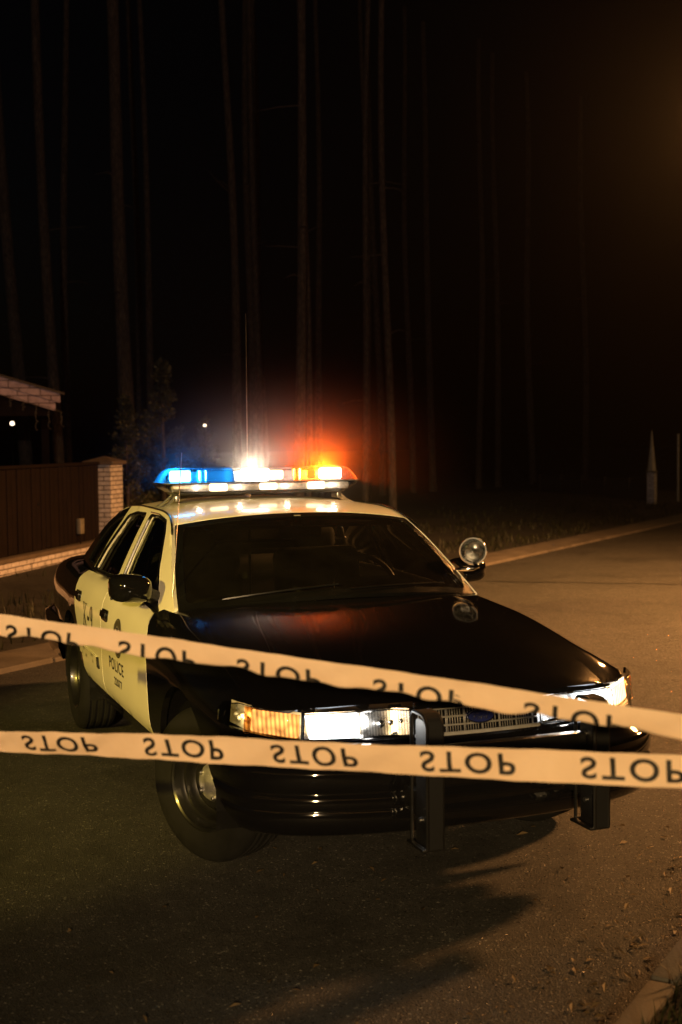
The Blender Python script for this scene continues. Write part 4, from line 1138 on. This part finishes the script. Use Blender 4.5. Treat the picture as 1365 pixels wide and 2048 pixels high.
# ------------------------------------------------------------------ pavilion gable behind the fence
gv = tag(empty('garden_pavilion', (-16.45, .22, .15), 1.42), 'garden pavilion whose pale brick-clad gable edge slopes down above the board fence', 'pavilion')
M['verge_brick'] = brick('gable_brick', (.66, .50, .55), (.54, .40, .45), (.09, .065, .065), .34, .125)
sl = -.30                                  # slope of the verge, local x runs right
def gpt(x, dz): return (x, 2.36+sl*(x-.86)+dz)
bm = bmesh.new(); add_prism(bm, [gpt(-3.4, -.13), gpt(.80, -.13), gpt(.80, .02), gpt(-3.4, .02)][::1], 'Y', -.02, .05)
add_prism(bm, [gpt(-3.4, .024), gpt(.88, .024), gpt(.88, .17), gpt(-3.4, .17)], 'Y', -.05, .05)
link_bm('verge_cladding', bm, 'verge_brick', gv)
bm = bmesh.new(); add_prism(bm, [gpt(-3.4, .174), gpt(.95, .174), gpt(.95, .21), gpt(-3.4, .21)], 'Y', -.10, 3.0); link_bm('roof_sheet', bm, 'cap', gv)
bm = bmesh.new(); add_prism(bm, [(-3.4, 2.215), (.74, 2.215), gpt(.74, -.135), gpt(-3.4, -.135)], 'Y', .06, .10); link_bm('gable_boards', bm, 'boards', gv)
bm = bmesh.new(); add_box(bm, (-1.33, .08, 2.19), (4.1, .12, .045)); add_box(bm, (-3.2, .08, 1.08), (.14, .14, 2.16)); add_box(bm, (-3.2, 2.8, 1.08), (.14, .14, 2.16)); add_box(bm, (.60, 2.8, 1.08), (.14, .14, 2.16)); split(link_bm('posts', bm, 'boards', gv), 'timber')
# unlit icicle light string
bm = bmesh.new(); rnd = random.Random(3)
def gw(x, dz): p = gpt(x, dz); return Vector((p[0], -.075, p[1]))
add_tube(bm, [gw(-.9+.1*i, -.115+.012*math.sin(i*1.3)) for i in range(19)], .005, 5)
for i in range(9):
    x = -.75+.205*i; L = rnd.choice((.15, .24, .34, .42)); z0 = gw(x, -.12)
    pts = [z0+Vector((.014*math.sin(k*2.1+i), 0, -L*k/6)) for k in range(7)]; add_tube(bm, pts, .0055, 5)
    for k in (2, 4, 6): bmesh.ops.create_uvsphere(bm, u_segments=6, v_segments=4, radius=.012, matrix=Matrix.Translation(pts[k]+Vector((.018*(-1)**k, 0, 0))))
ic = link_bm('icicle_light_string', bm, pm('cable_white', (.09, .08, .065), .5), None, smooth=True); ic.location = gv.location; ic.rotation_euler = gv.rotation_euler
tag(ic, 'unlit icicle light string hanging from the sloping gable edge', 'light string')

# small lit garden lamps far behind
M['globe'] = emit('lamp_globe', (1., .80, .55), 4., var=.1, sample=False)
for pos, r, lab in (((-25.25, 1.37, 2.332), .048, 'small round lit garden lamp below the pavilion gable'), ((-15.39, 3.30, 2.128), .026, 'small round lit garden lamp in front of the low conifer left of the light bar')):
    gl = tag(empty('garden_lamp', (pos[0], pos[1], .1)), lab, 'lamp', 'lit garden lamps')
    bm = bmesh.new(); bmesh.ops.create_icosphere(bm, subdivisions=3, radius=r, matrix=Matrix.Translation((0, 0, pos[2]-.1))); link_bm('globe', bm, 'globe', gl, smooth=True)
    bm = bmesh.new(); add_tube(bm, [(0, 0, 0), (0, 0, pos[2]-.1-r)], .012, 8); add_tube(bm, [(0, 0, pos[2]-.1-r-.04), (0, 0, pos[2]-.1-r+.01)], .022, 10); link_bm('lamp_post', bm, 'black_rubber', gl, smooth=True, ang=40)

# ------------------------------------------------------------------ trees
def bark():
    m, nt, out = new_mat('pine_bark')
    b = N(nt, 'ShaderNodeBsdfPrincipled'); b.inputs['Roughness'].default_value = .95; nt.links.new(b.outputs[0], out.inputs[0])
    tc = N(nt, 'ShaderNodeTexCoord'); mp = N(nt, 'ShaderNodeMapping'); mp.inputs['Scale'].default_value = (14, 14, 3.2); nt.links.new(tc.outputs['Object'], mp.inputs[0])
    v = N(nt, 'ShaderNodeTexVoronoi', Scale=1.6); v.feature = 'DISTANCE_TO_EDGE'; nt.links.new(mp.outputs[0], v.inputs['Vector'])
    nz = N(nt, 'ShaderNodeTexNoise', Scale=1., Detail=6.); nt.links.new(mp.outputs[0], nz.inputs['Vector'])
    r = ramp(nt, v.outputs['Distance'], [(0, (.020, .015, .012)), (.12, (.050, .040, .033)), (.5, (.085, .068, .057))])
    r2 = ramp(nt, nz.outputs['Fac'], [(.3, (.6, .6, .6)), (.7, (1.2, 1.2, 1.2))])
    mx = N(nt, 'ShaderNodeMix', data_type='RGBA', blend_type='MULTIPLY'); mx.inputs[0].default_value = 1.
    nt.links.new(r.outputs[0], mx.inputs[6]); nt.links.new(r2.outputs[0], mx.inputs[7]); nt.links.new(mx.outputs[2], b.inputs['Base Color'])
    bp = N(nt, 'ShaderNodeBump', Strength=1., Distance=.03); nt.links.new(v.outputs['Distance'], bp.inputs['Height']); nt.links.new(bp.outputs[0], b.inputs['Normal'])
    return m
M['bark'] = bark()
M['needles'] = leaf_mat('conifer_leaf', (.013, .018, .009), (.055, .060, .032), .6, .2)
def pine(x, y, r, lx, ly, label, group='pine trunks in the wood', h=15.):
    rn = random.Random(int(x*131+y*17))
    t = tag(empty('pine_tree', (x, y, .08)), label, 'pine tree', group)
    bm = bmesh.new(); n = 16; pts = []; rads = []
    for k in range(n+1):
        z = h*k/n; pts.append((lx*z+.05*math.sin(z*.5+x), ly*z+.05*math.sin(z*.43+y), z)); rads.append(r*(1.25 if k == 0 else 1.06-.45*k/n)*(1+.05*rn.uniform(-1, 1)))
    add_tube(bm, pts, rads, 12)
    link_bm('trunk', bm, 'bark', t, smooth=True, ang=60)
    bm = bmesh.new()
    for k in range(4 if group.startswith('pine') else 2):
        z = rn.uniform(2.5, 8.); a = rn.uniform(0, 2*PI); L = rn.uniform(.25, .9); p = Vector((lx*z, ly*z, z)); d = Vector((math.cos(a), math.sin(a), rn.uniform(-.3, .25)))
        add_tube(bm, [p, p+d*L*.5+Vector((0, 0, .03)), p+d*L+Vector((0, 0, rn.uniform(-.1, .1)))], [.016, .011, .004], 5)
    split(link_bm('dead_branches', bm, 'bark', t, smooth=True), 'dead_branch')
    return t
pine(-21.95, 1.26, .135, -.072, -.036, 'leaning pale pine trunk at the left edge, above the gable')
pine(-20.70, 1.72, .115, -.064, -.016, 'slim leaning pine trunk that passes behind the low end of the gable')
pine(-19.19, 2.87, .145, -.062, -.010, 'thick pine trunk behind the conifer shrub and the brick pillar')
pine(-20.37, 5.37, .090, -.059, -.002, 'pine trunk just left of the tall whip aerial')
pine(-17.10, 5.51, .096, -.045, .035, 'pine trunk lit reddish between the whip aerial and the amber beacon')
pine(-19.46, 7.74, .064, -.043, .041, 'thin pine trunk directly right of the amber beacon glow')
pine(-18.34, 7.88, .074, -.053, .015, 'second thin pine trunk right of the amber beacon glow')
# further, fainter trunks
far = [(-24, 4.4, .08), (-26, 7.4, .10), (-23, 6.6, .07), (-27, 9.6, .09), (-30, 12.6, .10), (-32, 15.2, .11), (-33, 17.4, .10), (-31, 14.0, .09), (-36, 21.0, .12), (-34, 18.6, .10), (-38, 24.5, .12), (-29, 5.2, .10), (-30, 9.0, .11), (-24, 2.4, .09), (-27, .2, .10), (-18.2, 6.1, .05), (-28, 11.4, .08)]
for x, y, r in far: pine(x, y, r, -.05+random.uniform(-.015, .015), .01+random.uniform(-.015, .015), 'faint distant pine trunk in the dark wood behind the car', 'distant pine trunks')

def conifer(x, y, h, r, n, label, seed):
    rn = random.Random(seed)
    t = tag(empty('conifer_shrub', (x, y, .08)), label, 'conifer', 'conifers behind the fence')
    V = []; F = []; st = bmesh.new()
    add_tube(st, [(0, 0, 0), (.02, .01, h*.5), (0, 0, h*.97)], [.06, .035, .006], 8)
    nb = int(h*26)
    for k in range(nb):
        z = h*(.04+.95*(k/nb)**.85); rr = r*(1-(z/h)**1.15)*rn.uniform(.65, 1.15)+.04; a = rn.uniform(0, 2*PI)
        d = Vector((math.cos(a), math.sin(a), rn.uniform(.2, .9))); d.normalize(); p0 = Vector((0, 0, z))
        L = rr; tip = p0+d*L
        add_tube(st, [p0, tip], [.010, .003], 4)
        m = int(n/nb)
        for j in range(m):
            q = p0+d*L*(.15+.9*rn.random()**.7)+Vector((rn.gauss(0, .035), rn.gauss(0, .035), rn.gauss(0, .04)))
            dd = (d+Vector((rn.gauss(0, .45), rn.gauss(0, .45), rn.gauss(.1, .4)))).normalized(); l = rn.uniform(.03, .085); s = dd.cross(Vector((rn.gauss(0, 1), rn.gauss(0, 1), rn.gauss(0, 1)))).normalized()*l*.22
            b = len(V); V += [q, q+dd*l*.5+s, q+dd*l, q+dd*l*.5-s]; F.append([b, b+1, b+2, b+3])
    link_bm('stem', st, 'bark', t, smooth=True)
    link_mesh('foliage', V, F, 'needles', t, smooth=False)
conifer(-16.1, 2.75, 3.15, .78, 9000, 'tall pointed conifer behind the brick pillar, left of the light bar', 1)
conifer(-15.6, 2.02, 2.5, .50, 4500, 'narrow conifer directly behind the top of the brick pillar', 2)
conifer(-16.8, 3.62, 2.15, .55, 5000, 'low wide conifer right behind the blue end of the light bar', 3)

# ------------------------------------------------------------------ far right: fence, gate pillars
M['far_metal'] = pm('far_panel', (.02, .02, .018), .6)
ff = tag(empty('far_fence', (-29.35, 18.42, .05), math.atan2(-.0, 4.3)), 'low dark fence along the far end of the road, at the right', 'fence')
bm = bmesh.new(); add_box(bm, (1.6, 0, .62), (6.4, .05, .04)); add_box(bm, (1.6, 0, .30), (6.4, .02, .52))
for k in range(6): add_box(bm, (-1.5+1.25*k, 0, .34), (.07, .07, .68))
link_bm('fence_panels', bm, 'far_metal', ff)
for (x, y), h, lab in (((-23.9, 17.85), .92, 'pale gate pillar at the far right, under the narrow cone'), ((-22.9, 18.75), .95, 'pale gate pillar cut by the right edge of the view')):
    gp = tag(empty('gate_pillar', (x, y, 0), .6), lab, 'pillar', 'far gate pillars')
    bm = bmesh.new(); add_box(bm, (0, 0, h/2), (.20, .20, h), .006); link_bm('pillar_shaft', bm, 'brick', gp)
    bm = bmesh.new(); add_box(bm, (0, 0, h+.02), (.26, .26, .04), .008); link_bm('pillar_cap', bm, 'concrete', gp, smooth=True, ang=40)
ob = tag(empty('closed_parasol', (-25.0, 18.6, 0)), 'narrow pale cone, like a folded parasol, above the far gate pillar', 'parasol')
bm = bmesh.new(); n = 14
rings = []
for z, r in ((.74, .125), (.80, .120), (1.2, .080), (1.6, .045), (2.0, .012), (2.07, .003)):
    rings.append([bm.verts.new((r*(1+.18*(k % 2))*math.cos(2*PI*k/n), r*(1+.18*(k % 2))*math.sin(2*PI*k/n), z)) for k in range(n)])
for a, b in zip(rings, rings[1:]):
    for k in range(n): bm.faces.new((a[k], a[(k+1) % n], b[(k+1) % n], b[k]))
bm.faces.new(rings[0][::-1]); bm.faces.new(rings[-1])
link_bm('canopy', bm, pm('canvas', (.42, .38, .30), .8), ob)
tube_obj('pole', [(0, 0, 0), (0, 0, .76)], .022, 'brushed', ob)
po = tag(tube_obj('metal_post', [(0, 0, 0), (0, 0, 1.95)], .032, pm('galvanised', (.35, .33, .28), .5, metal=.4), None, 10), 'slim bare metal post near the right edge, beside the far gate pillars', 'post'); po.location = (-24.77, 19.3, 0)

# ------------------------------------------------------------------ barrier tapes
def tape_mat():
    m, nt, out = new_mat('tape_film')
    b = N(nt, 'ShaderNodeBsdfPrincipled'); b.inputs['Roughness'].default_value = .32
    tc = N(nt, 'ShaderNodeTexCoord'); nz = N(nt, 'ShaderNodeTexNoise', Scale=7., Detail=4.); nt.links.new(tc.outputs['Object'], nz.inputs['Vector'])
    r = ramp(nt, nz.outputs['Fac'], [(.3, (.80, .62, .44)), (.7, (.86, .68, .50))]); nt.links.new(r.outputs[0], b.inputs['Base Color'])
    t = N(nt, 'ShaderNodeBsdfTranslucent'); nt.links.new(r.outputs[0], t.inputs[0])
    mx = N(nt, 'ShaderNodeMixShader'); mx.inputs[0].default_value = .3
    nt.links.new(b.outputs[0], mx.inputs[1]); nt.links.new(t.outputs[0], mx.inputs[2])
    n2 = N(nt, 'ShaderNodeTexNoise', Scale=25., Detail=3.); nt.links.new(tc.outputs['Object'], n2.inputs['Vector'])
    bp = N(nt, 'ShaderNodeBump', Strength=.5, Distance=.006); nt.links.new(n2.outputs['Fac'], bp.inputs['Height']); nt.links.new(bp.outputs[0], b.inputs['Normal'])
    nt.links.new(mx.outputs[0], out.inputs[0]); return m
M['tape'] = tape_mat()
CAMP = Vector((5.537, -2.314, 1.849))
def tape(name, P, width, fold, starts, wl, lh, label, tilt, ph, w0):
    """film strip along the line through P; fold: width left in front before the lower edge is rolled back"""
    P = [Vector(p) for p in P]; L = [0.]
    for a, b in zip(P, P[1:]): L.append(L[-1]+(b-a).length)
    f = [pchip([(l, p[i]) for l, p in zip(L, P)]) for i in range(3)]
    d = (P[-1]-P[0]).normalized()
    up = (Vector((0, 0, 1))-d*d.z).normalized(); out = d.cross(up); 
    if out.dot(CAMP-P[2]) < 0: out = -out
    nfold = fold
    def T(a, w, off=0.):
        t = tilt(a); u_ = up*math.cos(t)+out*math.sin(t); o_ = out*math.cos(t)-up*math.sin(t)
        base = Vector((f[0](a), f[1](a), f[2](a)))
        rip = .0035*math.sin(a*7+ph)*math.sin(w*40+1)+.0020*math.sin(a*23+ph*2+w*60)+.0012*math.sin(a*61+w*90+ph)
        fl = nfold+(.0035*math.sin(a*13+ph)+.003*math.sin(a*31+1.)+.002*math.sin(a*57) if nfold < width else 0)
        if w <= fl or nfold >= width:
            return base-u_*w+o_*(rip+off)
        r = .0045+.0015*math.sin(a*41); s = w-fl; ang = min(s/r, PI*.94)
        rest = max(0, s-r*PI*.94)
        return base-u_*(fl+r*math.sin(ang)-rest*.98)+o_*(rip-(r+off)*(1-math.cos(ang))+off-rest*.12)
    V = []; F = []; na = 300; nw = 26; a0, a1 = -1.3, L[-1]+1.2
    for i in range(na+1):
        for j in range(nw+1): V.append(T(a0+(a1-a0)*i/na, width*j/nw))
    for i in range(na):
        for j in range(nw):
            q = i*(nw+1)+j; F.append([q, q+1, q+nw+2, q+nw+1])
    tp = link_mesh(name, V, F, 'tape'); tag(tp, label, 'barrier tape')
    base_tr = text_tris('STOP', wl, lh, 1.22, .020, .010)
    for s in starts:
        vs, fs = base_tr
        link_mesh('stop_lettering', [T(s+x, w0+y, .0010) for x, y in vs], fs, 'ink', tp, smooth=False)
    return tp
low = [(1.872, -1.93, 1.022), (2.192, -1.58, 1.046), (2.558, -1.181, 1.065), (2.832, -.883, 1.082), (3.116, -.573, 1.10)]
upp = [(1.855, -1.919, 1.381), (2.24, -1.505, 1.335), (2.564, -1.157, 1.296), (3.11, -.569, 1.229)]
low = [(x, y, z+.037) for x, y, z in low]
tape('barrier_tape', low, .077, .077, [-.70, -.32, .066, .449, .822, 1.221, 1.612, 2.0], .235, .054, 'lower flat barrier tape with whole upside-down STOP words, nearest the ground', lambda a: .45-.22*a, .4, .0115)
tape('barrier_tape', upp, .077, .054, [-.70, -.34, .022, .380, .733, 1.107, 1.488, 1.87], .235, .054, 'upper sloping barrier tape, its lower edge rolled back so the STOP words are cut', lambda a: .12, 2.1, .0255)

# ------------------------------------------------------------------ thin night haze
def haze():
    bm = bmesh.new(); add_box(bm, (-10, 5, 8.3), (110, 110, 22)); o = link_bm('haze', bm, None)
    m, nt, out = new_mat('haze_air'); v = N(nt, 'ShaderNodeVolumePrincipled')
    v.inputs['Color'].default_value = (.95, .93, .9, 1); v.inputs['Density'].default_value = .0003; v.inputs['Anisotropy'].default_value = .82
    nt.links.new(v.outputs[0], out.inputs['Volume']); o.data.materials.append(m); o['kind'] = 'stuff'
    # denser volume added round the roof lamps to imitate their lens bloom
    bm = bmesh.new(); bmesh.ops.create_uvsphere(bm, u_segments=32, v_segments=20, radius=1.); o = link_bm('bloom', bm, None)
    o.location = (-1.88, .22, 1.66); o.scale = (1.05, 1.75, 1.05)
    m, nt, out = new_mat('bloom_air'); v = N(nt, 'ShaderNodeVolumePrincipled'); v.inputs['Anisotropy'].default_value = .7
    tc = N(nt, 'ShaderNodeTexCoord'); ln = N(nt, 'ShaderNodeVectorMath', operation='LENGTH'); nt.links.new(tc.outputs['Object'], ln.inputs[0])
    mr = N(nt, 'ShaderNodeMapRange'); mr.inputs[1].default_value = 0; mr.inputs[2].default_value = 1; mr.inputs[3].default_value = 1; mr.inputs[4].default_value = 0
    nt.links.new(ln.outputs['Value'], mr.inputs[0])
    pw = N(nt, 'ShaderNodeMath', operation='POWER'); nt.links.new(mr.outputs[0], pw.inputs[0]); pw.inputs[1].default_value = 5.5
    ml = N(nt, 'ShaderNodeMath', operation='MULTIPLY'); nt.links.new(pw.outputs[0], ml.inputs[0]); ml.inputs[1].default_value = .75
    nt.links.new(ml.outputs[0], v.inputs['Density']); nt.links.new(v.outputs[0], out.inputs['Volume']); o.data.materials.append(m); tag(o, 'added scattering volume for the glow round the light bar on the car roof', 'bloom', kind='stuff')
haze()
